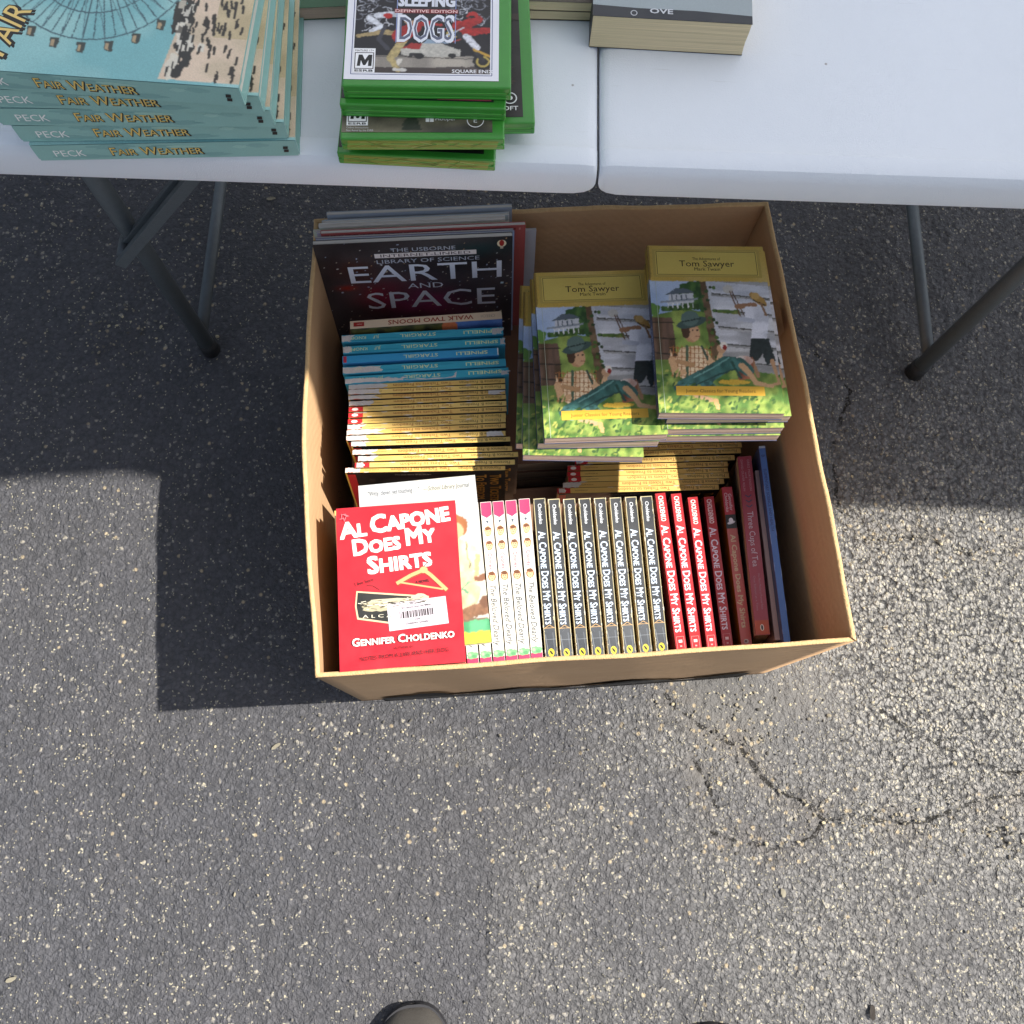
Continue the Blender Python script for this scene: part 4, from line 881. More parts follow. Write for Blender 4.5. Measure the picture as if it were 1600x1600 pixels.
# ---- thin yellow-spined paperbacks, spine up, upside down to the viewer
def yellow_kind(L, t, D, shade, worn):
    K = Kind(L, t, D, '231f1d', M_PG)
    r = random.Random(worn); A = Art(L, t); A.rotall = True
    A.rect(0, .0002, L, t - .0002, shade)
    A.rect(L - .018, .0003, L, t - .0003, 'c1272d'); A.text('SCHOLASTIC', L - .033, t * .5, t * .22, '5a4420', width=.018)
    A.ell(L - .008, t * .5, .004, t * .28, 'efe6dc')
    A.text('Florence B. Freedman', .032, t * .5, t * .58, '33200c', width=.052, bold=.0); A.text('Two Tickets to Freedom', .105, t * .5, t * .60, '8c3c1a', width=.074, bold=.0)
    for i in range(5): A.ell(r.uniform(0, L), r.choice((0.0006, t - .0006)), r.uniform(.001, .006), .0005, 'd9cdbb', jit=.5)
    K.print('spine_print', 'spine', A)
    F = Art(L, D); F.rect(0, 0, L, D, '1e1a19'); 
    for i in range(30): F.ell(r.uniform(.02, L * .7), r.uniform(.01, D), r.uniform(.008, .03), r.uniform(.004, .012), r.choice(('282321', '332d29', '1b1817', '3c362f', '25272c')), jit=.35)
    F.rect(.002, 0, .012, D - .004, 'b3262a'); F.rect(0, 0, .002, D, 'c9a248')
    F.text('Two Tickets', L - .012, D - .010, .014, 'c98a34', rot=-90, width=.075, align='L', caps=True, bold=.02); F.text('To Freedom', L - .030, D - .010, .013, 'c98a34', rot=-90, width=.070, align='L', caps=True, bold=.02)
    F.text('The true story of an escape', L * .42, D - .006, .0024, 'b9b0a0', width=.045)
    K.print('cover_print', 'front', F)
    return K
def left_column():
    rows = [(605, 595, 545, 789), (613, 604, 545, 789), (621, 612, 545, 789), (631, 620, 546, 790), (640, 630, 545, 791), (649, 639, 545, 791), (659, 649, 543, 791), (668, 656, 542, 791), (676, 665, 541, 791), (685, 677, 541, 790), (694, 686, 546, 800),
            (707, 701, 551, 800), (717, 710, 558, 811), (727, 722, 553, 806), (735, 731, 538, 791)]
    L = (un(545, 640, .345) - un(791, 630, .345)).length; t = .0069
    KS = [yellow_kind(L, t, .125, s, 3 + i) for i, s in enumerate(('dcb664', 'e0bd6c', 'd6ae60'))]
    # ragged white ends, as (index, from, to) along the spine
    tear = {0: [(0, .042)], 1: [(0, .038)], 2: [(0, .036), (.172, .190)], 3: [(0, .027)], 7: [(0, .018)], 8: [(0, .040)], 9: [(0, .024), (.170, .189)], 10: [(0, .022)], 11: [(0, .025)], 12: [(0, .020)], 13: [(.002, .010)], 14: [(0, .018)]}
    look = ['topmost yellow spine touching the blue ones, left end torn white', 'second yellow spine below the blue ones, left end torn white', 'third yellow spine below the blue ones, torn white at both ends', 'fourth yellow spine below the blue ones, left end torn off short',
            'fifth yellow spine below the blue ones, first with its red logo block', 'sixth yellow spine below the blue ones, red logo block at the left', 'seventh yellow spine below the blue ones, red logo scuffed', 'eighth yellow spine below the blue ones, small white tear at left',
            'ninth yellow spine below the blue ones, long cream tear at left', 'tenth yellow spine below the blue ones, white tears at both ends', 'yellow spine just above the dark gap, shifted to the right', 'yellow spine just below the dark gap in the left row',
            'third yellow spine from the front of the left row, reaching furthest right', 'second yellow spine from the front of the left row', 'frontmost book of the left row, dark cover with orange title']
    for i, (yl, yr, xl, xr) in enumerate(rows):
        K = KS[i % 3]; z = .345 + (.002 * math.sin(i * 1.7)) - (.0 if i < 11 else .001 * (i - 10))
        M = spine_frame((xl, yl), (xr, yr), z, z, R_(-3 - (5 if i in (10, 14) else 0) - random.uniform(0, 2)), L=L)
        o = K.make(M, 'paperback_book', 'thin yellow paperback, ' + look[i] if i < 14 else look[i] + ', thin yellow spine', 'book', 'thin yellow spined paperbacks in the left row')
        for a, b in tear.get(i, []): torn(o, L, t, a * L / .193, b * L / .193, .02, .98)
left_column()
def right_column():
    rows = [(678, 1164, 905), (686, 1163, 905), (695, 1164, 905), (704, 1163, 903), (715, 1148, 898), (725, 1137, 887), (734.5, 1137, 887), (743, 1139, 888), (752, 1131, 880), (761, 1123, 871)]
    zs = .215; L = (un(887, 734, zs) - un(1137, 725, zs)).length; t = .0080
    KS = [yellow_kind(L, t, .118, s, 13 + i) for i, s in enumerate(('dcb664', 'e0bd6c', 'd6ae60'))]
    look = ['just emerging from under the right stack', 'second to emerge from under the right stack', 'third to emerge from under the right stack', 'fourth to emerge from under the right stack',
            'red logo tucked under the left stack corner', 'first of three flush ones with red logos', 'middle of three flush ones with red logos', 'last of three flush ones with red logos', 'second from the front, pale worn left end', 'frontmost, touching the tops of the black spines']
    for i, (yr, xr, xl) in enumerate(rows):
        dy = 7.3 - i * .12; M = spine_frame((xl, yr + dy), (xr, yr), zs, zs, R_(-2 - random.uniform(0, 3)), L=L)
        o = KS[i % 3].make(M, 'paperback_book', 'yellow spined paperback of the right row, ' + look[i], 'book', 'thin yellow spined paperbacks in the right row')
        if i == 8: torn(o, L, t, 0, .022, .02, .98)
        if i in (4, 9): torn(o, L, t, .002, .009, .1, .9)
right_column()
def blues():
    z = .348; L = (un(534, 529, z) - un(786, 516, z)).length; t = .0106; K = Kind(L, t, .115, '2a86a3', M_PGW); A = Art(L, t); A.rotall = True; A.rect(0, .0003, L, t - .0003, '36a0b8')
    for i in range(8): A.ell(random.uniform(0, L), random.uniform(0, t), random.uniform(.01, .03), .0012, random.choice(('45adc2', '2c92ac')), jit=.3)
    y = 'dfe3a0'; A.text('SPINELLI', .030, t * .5, .0046, y, width=.042, bold=.02); A.text('STARGIRL', L * .53, t * .5, .0048, y, width=.046, bold=.01); A.text('KNOPF', L - .020, t * .5, .0044, y, width=.022, bold=.01); A.text('JLF', L - .044, t * .5, .0042, y, width=.008)
    K.print('spine_print', 'spine', A)
    K2 = Kind(L * .96, .0108, .115, '2f7fb5', M_PGW); A = Art(L * .96, .0108); A.rotall = True; A.rect(0, .0003, L, .0105, '3597c6'); A.text('SPINELLI', .034, .0056, .0046, y, width=.040, bold=.02); A.text('STARGIRL', L * .48, .0056, .0048, y, width=.044); A.rect(L * .935, .0008, L * .955, .0100, 'b73346'); A.rect(0, .0003, .0015, .0105, 'e4e2da')
    K2.print('spine_print', 'spine', A)
    rows = [(534, 529.5, 786, 516.5, [(0, .011), (.163, .176)], 'furthest of the five blue spines, next to the cream one'), (537, 547, 788, 533, [(0, .009), (.170, .176)], 'second of the five blue spines, whole title readable'), (538, 562, 776, 549, [], 'middle blue spine, brighter and shorter with a red mark at left'),
            (537, 579, 789, 566, [(0, .040)], 'fourth blue spine with a big white tear at the left'), (545, 594, 789, 580, [(0, .046), (.167, .176)], 'nearest blue spine, its lower edge torn off')]
    for i, (xl, yl, xr, yr, tr, lab) in enumerate(rows):
        k = K2 if i == 2 else K; M = spine_frame((xl, yl), (xr, yr), z, z, R_(-4), L=k.L); o = k.make(M, 'paperback_book', 'blue paperback spine, ' + lab.split(',', 1)[0].replace('blue spines', 'blue ones') + (',' + lab.split(',', 1)[1] if ',' in lab else ''), 'book', 'blue spined paperbacks in the left row')
        for a, b in tr: torn(o, L, t, a * L / .175, min(L, b * L / .175), .06 if i != 4 or a else .02, .92 if i in (3, 0, 1) else .6)
        if i == 4: torn(o, L, t, .04 * L / .175, .062 * L / .175, .02, .45); torn(o, L, t, .075, .14, .02, .14)
    # cream spine with a red title, picture cover below it
    z = .352; L = (un(547, 508, z) - un(784, 492, z)).length; t = .0135; K = Kind(L, t, .128, 'cdb79b', M_PG); A = Art(L, t); A.rotall = True; A.rect(0, .0004, L, t - .0004, 'ddc6a9'); A.text('WALK TWO MOONS', L * .47, t * .5, .0070, '9c3a22', width=L * .56, bold=.02); A.text('CREECH', .018, t * .5, .0048, 'a79a86', width=.018)
    A.rect(L - .018, .003, L - .0045, .0100, 'a3241f'); A.text('TROPHY', L - .012, .0065, .0020, 'e6cfc0', width=.007); K.print('spine_print', 'spine', A)
    F = Paint(L, .128, 120, 70, '3a3a26'); F.put(np.ones(F.X.shape), '4a4a22', col2='232417', sc=(20, 12), seed=4, var=.4); F.put(F.X > .68, '35548a', col2='4d6ba0', sc=(8, 6)); F.ell(.65, .92, .05, .12, 'b4633c'); F.grain(.2); K.print('cover_picture', 'front', F)
    M = spine_frame((547, 508), (784, 492), z, z, R_(-14), L=L); K.make(M, 'paperback_book', 'paperback with a cream spine and red upside down title behind the blue spines', 'book')
blues()

def magazines():
    z = .402; a = un(488, 383, z); b = un(801, 369, z); X = (b - a).normalized(); W = (b - a).length; H = .285
    up = Vector((0, 0, 1)); up = (up - X * up.dot(X)).normalized(); up = (Matrix.Rotation(R_(-7), 3, X) @ up)  # leaning back
    if up.y < 0: up = (Matrix.Rotation(R_(7), 3, X) @ Vector((0, 0, 1)))
    N = X.cross(up)
    def place(K, tl, name, lab, cat='book', dx=0, group=None):
        M = Matrix((X, up, N)).transposed().to_4x4(); return K.make(Matrix.Translation(tl + X * dx - up * K.L) @ M @ Matrix.Translation((0, 0, -K.t / 2)), name, lab, cat, group)
    K = Kind(H, .007, W, '2a2426', M_PGW, flat=True)
    P = Paint(W, H, 190, 220, '17151a'); P.put(np.ones(P.X.shape), '2c282b', col2='4a4446', sc=(5, 6), seed=3)
    def glow(x, y, rx, ry, c, s): P.put(s * np.exp(-((P.X - x) / rx) ** 2 - ((P.Y - y) / ry) ** 2) * (.4 + .9 * P.noise(12, 14, int(x * 50))), c)
    glow(.30, .62, .14, .10, '8c2434', .9); glow(.52, .55, .20, .12, '86305a', .8); glow(.60, .50, .16, .08, 'a0366a', .7); glow(.17, .80, .12, .08, '4a2218', .8); glow(.85, .93, .25, .06, '1f3a3c', .7); glow(.12, .68, .05, .02, '9c2c1c', .9); glow(.75, .62, .1, .08, '1c2a38', .7); glow(.45, .35, .25, .1, '54202e', .7)
    for i in range(240):
        s = random.choice((.0022, .003, .003, .0045)); P.ell(random.random(), random.random(), s, s * W / H, random.choice(('e8e6e0', 'c9a37a', 'b7c3dd', 'd8c9b0')))
    P.ell(.945, .67, .010, .008, 'cfe6f2'); P.grain(.25); K.print('cover_picture', 'front', P)
    A = Art(W, H, z0=1.5e-4); c = 'e2e6f0'
    k = W
    A.text('THE USBORNE', k * .545, H - .0165, .0072, 'b9c0cc', width=k * .33, vary=0); A.rect(k * .295, H - .0310, k * .815, H - .0225, 'e9e0dc'); A.text('INTERNET-LINKED', k * .555, H - .0268, .0056, '4e3f45', width=k * .46); A.text('LIBRARY OF SCIENCE', k * .565, H - .0385, .0075, 'b9c0cc', width=k * .53)
    A.text('EARTH', k * .545, H - .0630, .0350, c, width=k * .80, bold=.01); A.text('AND', k * .535, H - .0915, .0110, c, width=k * .19); A.text('SPACE', k * .56, H - .1210, .0370, c, width=k * .70, bold=.01)
    A.ell(k * .945, H - .0125, .0060, .0068, 'e6d8b4'); A.ell(k * .945, H - .0118, .0032, .0060, 'a8322c'); A.rect(k * .937, H - .0225, k * .953, H - .0195, 'c9b9a4')
    K.print('title_lettering', 'front', A)
    place(K, a, 'paperback_book', 'large dark science picture book with white capitals standing at the back left')
    cols = [('b9adc0', .0022, 'thin', 0), ('9fb0cf', .0022, 'thin', .004), ('8c8490', .0026, 'thin', .003), ('a34a48', .0058, 'red backed', .010), ('b5afc0', .0035, '', .004), ('c4c8b4', .0052, '', -.001), ('e2e2dc', .0065, '', .006), ('aebdc4', .0048, '', .010), ('d8dcdf', .0052, '', .012), ('9aa3ae', .0058, '', .016)]
    labs = ['thin pale booklet standing directly behind the large dark science book', 'thin bluish booklet second behind the large dark science book', 'thin grey booklet behind the dark science book, before the red one', 'large book with a faded red cover sticking out right of the dark science book',
            'thin lilac magazine right behind the faded red book', 'greenish grey magazine in the middle of the standing bundle', 'thick off-white magazine with a rounded worn left corner in the standing bundle', 'bluish grey magazine third from the back of the standing bundle', 'pale grey magazine second from the back of the standing bundle', 'dark blue grey magazine rearmost of the standing bundle by the box wall']
    off = .0045
    for i, (cc, t, _, dx) in enumerate(cols):
        wd = W * (.995 if i != 3 else 1.03) - (.012 if i > 5 else 0); hh = H - .004 * (i % 3) ; off += t / 2
        Kx = Kind(hh, t, wd, cc, M_PGW, flat=True)
        if i == 3:
            A = Art(wd, hh); A.rect(.0005, .0005, wd - .0005, hh - .0005, 'a4504c')
            for q in range(40): A.rect(.01 + q * wd / 42, hh - .0075, .01 + q * wd / 42 + .0022, hh - .0035, '7d2f33' if q % 3 else 'c58a80')
            Kx.print('cover_print', 'front', A)
        tl = a - N * (off) + X * dx + up * (random.uniform(-.004, .004) - .001 * i); place(Kx, tl, 'magazine' if i != 3 else 'hardcover_book', labs[i], 'magazine' if i != 3 else 'book', 0, 'magazines standing in the back left corner'); off += t / 2 + .0006
    Kc = Kind(.20, .003, .25, 'b9bbc2', M_PGW, flat=True); tl = un(838, 359, .37) - X * .25 
    place(Kc, tl, 'magazine', 'pale grey booklet edge showing between the red backed book and the gold topped stack', 'magazine')
magazines()

def bottom_layer():
    Kd = Kind(.235, .034, .17, '6b4a38', M_PG, flat=True); Ke = Kind(.235, .033, .17, '7d5c46', M_PG, flat=True); u = (FR - FL).normalized(); v = Vector((-u.y, u.x, 0))
    for (a, b, n) in ((.015, .03, 6), (.205, .03, 5), (.395, .03, 2), (.015, .29, 6), (.205, .30, 5), (.385, .29, 2)):
        for k in range(n):
            p = FL + u * (a + random.uniform(0, .01)) + v * (b + random.uniform(0, .012)) + Vector((0, 0, .010 + .0345 * k)); M = Matrix((u, v, Vector((0, 0, 1)))).transposed().to_4x4()
            (Kd if k % 2 else Ke).make(Matrix.Translation(p) @ M @ Matrix.Translation((0, 0, .017)), 'hardcover_book', 'thick brown hardcover low in the box, glimpsed only through the gaps between upper books', 'book', 'brown hardcovers packed in the bottom layer')
bottom_layer()
# ---- front row, spines up, running towards the viewer
def down_frame(t_, b_, zt, zb, L, lean=0.):
    a = un(*t_, zt); b = un(*b_, zb); U = (b - a).normalized(); c = b; a = b - U * L
    Z = Vector((0, 0, 1)); Z = (Z - U * Z.dot(U)).normalized(); Y = Z.cross(U); M = Matrix((U, Y, Z)).transposed().to_4x4()
    return Matrix.Translation(a) @ M @ Matrix.Rotation(lean, 4, 'X')
def front_row():
    z = .345; D = .128
    # white spines
    L = (un(778, 783, z) - un(800, 1034, z)).length; t = .0138; K = Kind(L, t, D, 'cfcabe', M_PGW); A = Art(L, t); A.rect(0, .0003, L, t - .0003, 'd2cec3'); A.poly([(.0006, .0006), (.0165, .0006), (.0205, t / 2), (.0165, t - .0006), (.0006, t - .0006)], 'c4345f')
    m = t / 2; A.ell(.0255, m, .0022, .0008, '3a4a5c'); A.ell(.025, m, .0008, .002, '3a4a5c')
    for x, c1 in ((.19 * L, 'b98a5c'), (.28 * L, 'a9703f'), (.475 * L, '9c6238')):
        A.ell(x, m, .0062, .0044, c1, jit=.12); A.ell(x + .001, m - .0002, .0042, .0034, 'd9ad84', jit=.1); A.ell(x - .0035, m, .0022, .0036, '6b4227', jit=.15); A.ell(x, m - .0013, .0005, .0006, '2a1a10'); A.ell(x, m + .0013, .0005, .0006, '2a1a10'); A.rect(x + .002, m - .001, x + .0026, m + .001, '8c4030')
    A.text('Cooney', .38 * L, m, .0048, 'a8305f', width=.10 * L, bold=.01); A.text('The Beloved Dearly', .715 * L, m, .0068, '2f3a46', width=.37 * L, shear=.3, bold=.008)
    A.rect(L - .0075, .0004, L - .0006, t - .0004, 'c2385f'); A.ell(L - .0105, m, .0045, .0066, '76b07a', jit=.2); A.ell(L - .0115, m - .003, .002, .002, '9ccf93'); A.ell(L - .0095, m + .002, .002, .0028, '5d9a68')
    K.print('spine_print', 'spine', A)
    wl = ['rightmost of the white spines, standing a little higher', 'second white spine from the black ones', 'third white spine from the black ones', 'white spine touching the picture book lying on top', 'right of two white spines whose feet show below the green band', 'left of two white spines whose feet show below the green band']
    for i, (xt, yt, xb, yb) in enumerate(((818.6, 777, 839.5, 1030), (798, 783, 820, 1032.5), (778, 783, 800.5, 1034), (758.5, 783, 780.5, 1035.5), (738, 784, 760, 1037), (717.5, 785, 739.5, 1038.5))):
        K.make(down_frame((xt, yt), (xb, yb), z, z, L, R_(1)), 'paperback_book', wl[i] + ', in the front row', 'book', 'white spined paperbacks in the front row')
    K = Kind(L * .985, .0155, D, 'd8c08a', M_PG); A = Art(L, .0155); A.rect(0, .0004, L * .985, .015, 'd9c79a'); A.rect(.0, .0004, .006, .015, 'd8b46a'); K.print('spine_print', 'spine', A)
    K.make(down_frame((549, 782), (566, 1044), z - .004, z - .004, L * .985), 'paperback_book', 'right of two cream spines whose tops peek out above the red book', 'book', 'cream spined paperbacks under the red book')
    K.make(down_frame((531, 783), (548, 1045), z - .004, z - .004, L * .985), 'paperback_book', 'left of two cream spines whose tops peek out above the red book', 'book', 'cream spined paperbacks under the red book')
    # filler white spines carried on below the flat books are hidden; black spines
    L = (un(889, 778, z) - un(911, 1030, z)).length; t = .0150; K = Kind(L, t, D, 'c9bd94', M_PG, r=.002); A = Art(L, t); A.rect(0, .0003, L, t - .0003, 'b9ad84'); A.rect(.001, .0012, L - .0006, t - .0010, '2c2e31'); m = t / 2
    A.text('Choldenko', .10 * L, m, .0044, 'c9ccd0', width=.13 * L, bold=.02); A.text('Al Capone Does My Shirts', .50 * L, m, .0086, 'c6d4e6', width=.575 * L, caps=True, bold=.02)
    A.rect(L - .037, .0012, L - .0006, t - .0010, '3f4348'); A.line([(L - .037, .0014), (L - .041, m), (L - .037, t - .0014)], .0008, 'b79568'); A.line([(L - .0375, .0014), (L - .0375, t - .0014)], .0007, 'b79568')
    A.line([(L - .030, .002), (L - .003, .0045)], .0010, '6b7077'); A.line([(L - .032, t - .004), (L - .004, t - .003)], .0012, '5a5f66'); A.line([(L - .024, .0012), (L - .024, t - .001)], .0005, '787d84')
    A.ell(L - .0085, m, .0048, .0036, 'd8c338'); A.ell(L - .0085, m, .0030, .0012, '2a2a20', a=.6)
    F = Art(L, D); F.rect(0, 0, L, D, '8f3a34'); F.rect(0, 0, L, D - .002, 'b3a27c'); base_me = dict(K.me); fcv = F.build('cover_print', *K.face('front')); KB = []
    for q in range(4):
        g = random.Random(40 + q); A2 = Art(L, t); A2.v = list(A.v); A2.f = list(A.f); A2.c = list(A.c); A2.z = A.z
        for _ in range(26):
            e = g.choice((.0008, t - .0008)); xx = g.uniform(0, L) if g.random() < .55 else g.choice((g.uniform(0, .012), L - g.uniform(0, .016))); A2.ell(xx, e + g.uniform(-.0006, .0006), g.uniform(.0006, .004), g.uniform(.0003, .0009), g.choice(('b7ad8e', '8e8a7c', 'd0c9b4')), jit=.5)
        for _ in range(5): xx = g.uniform(.01, L - .02); A2.line([(xx, g.uniform(.002, t - .002)), (xx + g.uniform(.002, .012), g.uniform(.002, t - .002))], .00025, '6d7075')
        Kq = Kind.__new__(Kind); Kq.__dict__.update(K.__dict__); Kq.me = dict(base_me); Kq.me['cover_print'] = fcv; Kq.me['spine_print'] = A2.build('spine_print', *K.face('spine')); KB.append(Kq)
    bl = ['first black spine beside the white ones, standing slightly higher', 'second black spine from the white ones', 'third black spine from the white ones', 'fourth black spine from the white ones', 'fourth black spine from the bright red ones', 'third black spine from the bright red ones', 'second black spine from the bright red ones', 'black spine next to the bright red ones, scuffed tape on its foot']
    for i, (xt, yt, xb, yb) in enumerate(((842, 774, 862.5, 1031), (865, 778, 886.5, 1031), (889, 778, 911, 1030), (913, 776, 935.5, 1028.5), (937, 775, 960, 1027), (961, 775, 985, 1025.5), (985, 774, 1010, 1023.5), (1009.5, 774, 1035, 1021.5))):
        o = KB[(i * 3 + i // 4) % 4].make(down_frame((xt, yt), (xb, yb), z - .003 * i, z - .003 * i, L, R_(random.uniform(-1, 3))), 'paperback_book', bl[i] + ', white capital title', 'book', 'black spined paperbacks in the front row')
        for q in range(0):
            e = L - .004 - random.random() * .03 if random.random() < .6 else random.uniform(.0, .01); torn(o, L, t, max(0, e - .004), min(L, e + .004), *random.choice(((.0, .10), (.90, 1.))), M_TORN, 'scuff')
    # bright red hardcovers
    z = .285; L = (un(1031, 771, z) - un(1064.6, 1019, z)).length; t = .0138; K = Kind(L, t, D, '8f1a1f', M_PG, r=.0022); A = Art(L, t); m = t / 2; A.rect(0, .0003, L, t - .0003, 'a51c24'); A.text('CHOLDENKO', .10 * L, m, .0062, 'e6d9d6', width=.165 * L, bold=.025)
    A.text('Al Capone Does My Shirts', .545 * L, m, .0092, 'd9d9e4', width=.67 * L, caps=True, bold=.022); A.frame(L - .019, m - .0045, L - .003, m + .0045, .0005, 'c98a88'); A.rect(L - .015, m - .0022, L - .0115, m + .0022, 'e2cfcc'); A.rect(L - .008, m - .0012, L - .0062, m + .0012, 'c9a09c')
    K.print('spine_print', 'spine', A); F = Art(L, D); F.rect(0, 0, L, D, '5a1618'); K.print('cover_print', 'front', F)
    rl = ['first bright red spine right of the black ones, fully sunlit', 'second bright red spine right of the black ones', 'third red spine right of the black ones, mostly in shade', 'fourth red spine, next to the book with a hat picture, in shade']
    for i, (xt, yt, xb, yb) in enumerate(((1031.5, 771, 1065.5, 1018.5), (1056, 770, 1089, 1017.5), (1081, 769, 1113.5, 1015.5), (1106, 767, 1138, 1013))):
        zz = (.285, .277, .240, .232)[i]; K.make(down_frame((xt, yt), (xb, yb), zz, zz, L, R_(5)), 'paperback_book', rl[i], 'book', 'red spined copies in the front row')
    # darker red with a white hat
    z = .236; L = (un(1135, 761, z) - un(1166, 1009, z)).length; t = .0145; m = t / 2; K = Kind(L, t, D, '7c3a1c', M_PG, r=.002); A = Art(L, t); A.rect(0, .0003, L, t - .0003, 'b0524a'); A.rect(0, .0003, .18 * L, t - .0003, 'b02436'); A.rect(.18 * L, .0003, .27 * L, t - .0003, '151415')
    A.text('Gennifer', .10 * L, m + .0026, .0042, 'dccfd2', width=.024); A.text('Choldenko', .10 * L, m - .0026, .0042, 'dccfd2', width=.027); A.ell(.232 * L, m, .0020, .0055, 'd5d6da', a=.25); A.ell(.218 * L, m, .0036, .0030, 'e6e7ea')
    A.text('Al Capone Does My Shirts', .60 * L, m, .0066, 'c4b08a', width=.58 * L, bold=.03); A.ell(L - .006, m, .0028, .0032, 'b9a9a2'); A.ell(L - .006, m - .0005, .0016, .0020, '6c2a28'); K.print('spine_print', 'spine', A)
    F = Art(L, D); F.rect(0, 0, L, D, '8c5a1c'); K.print('cover_print', 'front', F)
    K.make(down_frame((1135.5, 761), (1167, 1009), z, z, L, R_(3)), 'paperback_book', 'dark red paperback spine with a small white hat picture, left of the maroon one', 'book')
    # maroon thick one
    z = .258; L = (un(1163, 714, z) - un(1192, 993, z)).length; t = .0185; m = t / 2; K = Kind(L, t, .135, '6e2230', M_PG, r=.002); A = Art(L, t); A.rect(0, .0003, L, t - .0003, '9a3644'); A.text('GREG MORTENSON', .11 * L, m + .0042, .0028, 'b98a92', width=.044); A.text('DAVID OLIVER RELIN', .11 * L, m - .0042, .0028, 'b98a92', width=.044); A.text('and', .11 * L, m, .0024, 'b98a92', width=.008)
    for dx in (0, .007, .014): A.line([(.225 * L + dx, m - .004), (.238 * L + dx, m), (.225 * L + dx, m + .004)], .0014, '3a3a55')
    A.text('Three Cups of Tea', .475 * L, m + .0002, .0076, 'c4b0b8', width=.31 * L, bold=.01); A.text("One Man's Mission to Promote Peace . . .", .775 * L, m + .0030, .0026, 'a9808a', width=.052); A.text('One School at a Time', .775 * L, m - .0032, .0026, 'a9808a', width=.046)
    A.rect(L - .019, .0006, L - .0006, t - .0006, 'b3481f'); A.ell(L - .0095, m, .0042, .0024, 'e6dccc'); A.ell(L - .0095, m, .0034, .0013, '20140e'); K.print('spine_print', 'spine', A)
    F = Art(L, .135); F.rect(0, 0, L, .135, 'b7a48c'); K.print('cover_print', 'front', F)
    K.make(down_frame((1163, 714), (1192, 992), z, z, L, R_(11)), 'paperback_book', 'thick maroon paperback with an orange foot block leaning right of the hat book', 'book')
    # pinkish tear-out pad and tall blue book
    z = .250; L = (un(1186, 735, z) - un(1214, 1000, z)).length; K = Kind(L, .010, .13, 'b8968c', M_PG); A = Art(L, .010); A.rect(0, .0003, L, .0097, 'dcb4a8'); 
    for i in range(60): A.rect(L * .25 + i * L * .012, .0064, L * .25 + i * L * .012 + .0010, .0080, '5a3f3c')
    K.print('spine_print', 'spine', A); K.make(down_frame((1184, 727), (1217, 1000), z, z, L, R_(3)), 'workbook', 'pinkish workbook edge with a row of tiny perforations left of the blue book', 'book')
    z = .272; L = (un(1190, 697, z) - un(1230, 1003, z)).length; t = .0085; K = Kind(L, t, .15, '46527a', M_PG, r=.0016); A = Art(L, t); A.rect(0, .0002, L, t - .0002, '4a72b4'); A.rect(0, .0002, .003, t - .0002, 'b9c3cf'); A.text('B', .014, t / 2, .0046, '26365e'); A.text('ELEMENTARY SCIENCE AND HEALTH', .075, t / 2, .0036, '2c3f74', width=.085, bold=.02)
    for i in range(10): A.ell(random.uniform(0, L), random.choice((0, t)), random.uniform(.002, .01), .0006, '93a5cc', jit=.4)
    K.print('spine_print', 'spine', A); K.make(down_frame((1190.5, 697), (1230, 1003), z, z, L, R_(7)), 'hardcover_book', 'tall narrow blue spine nearest the right wall of the box', 'book')
front_row()

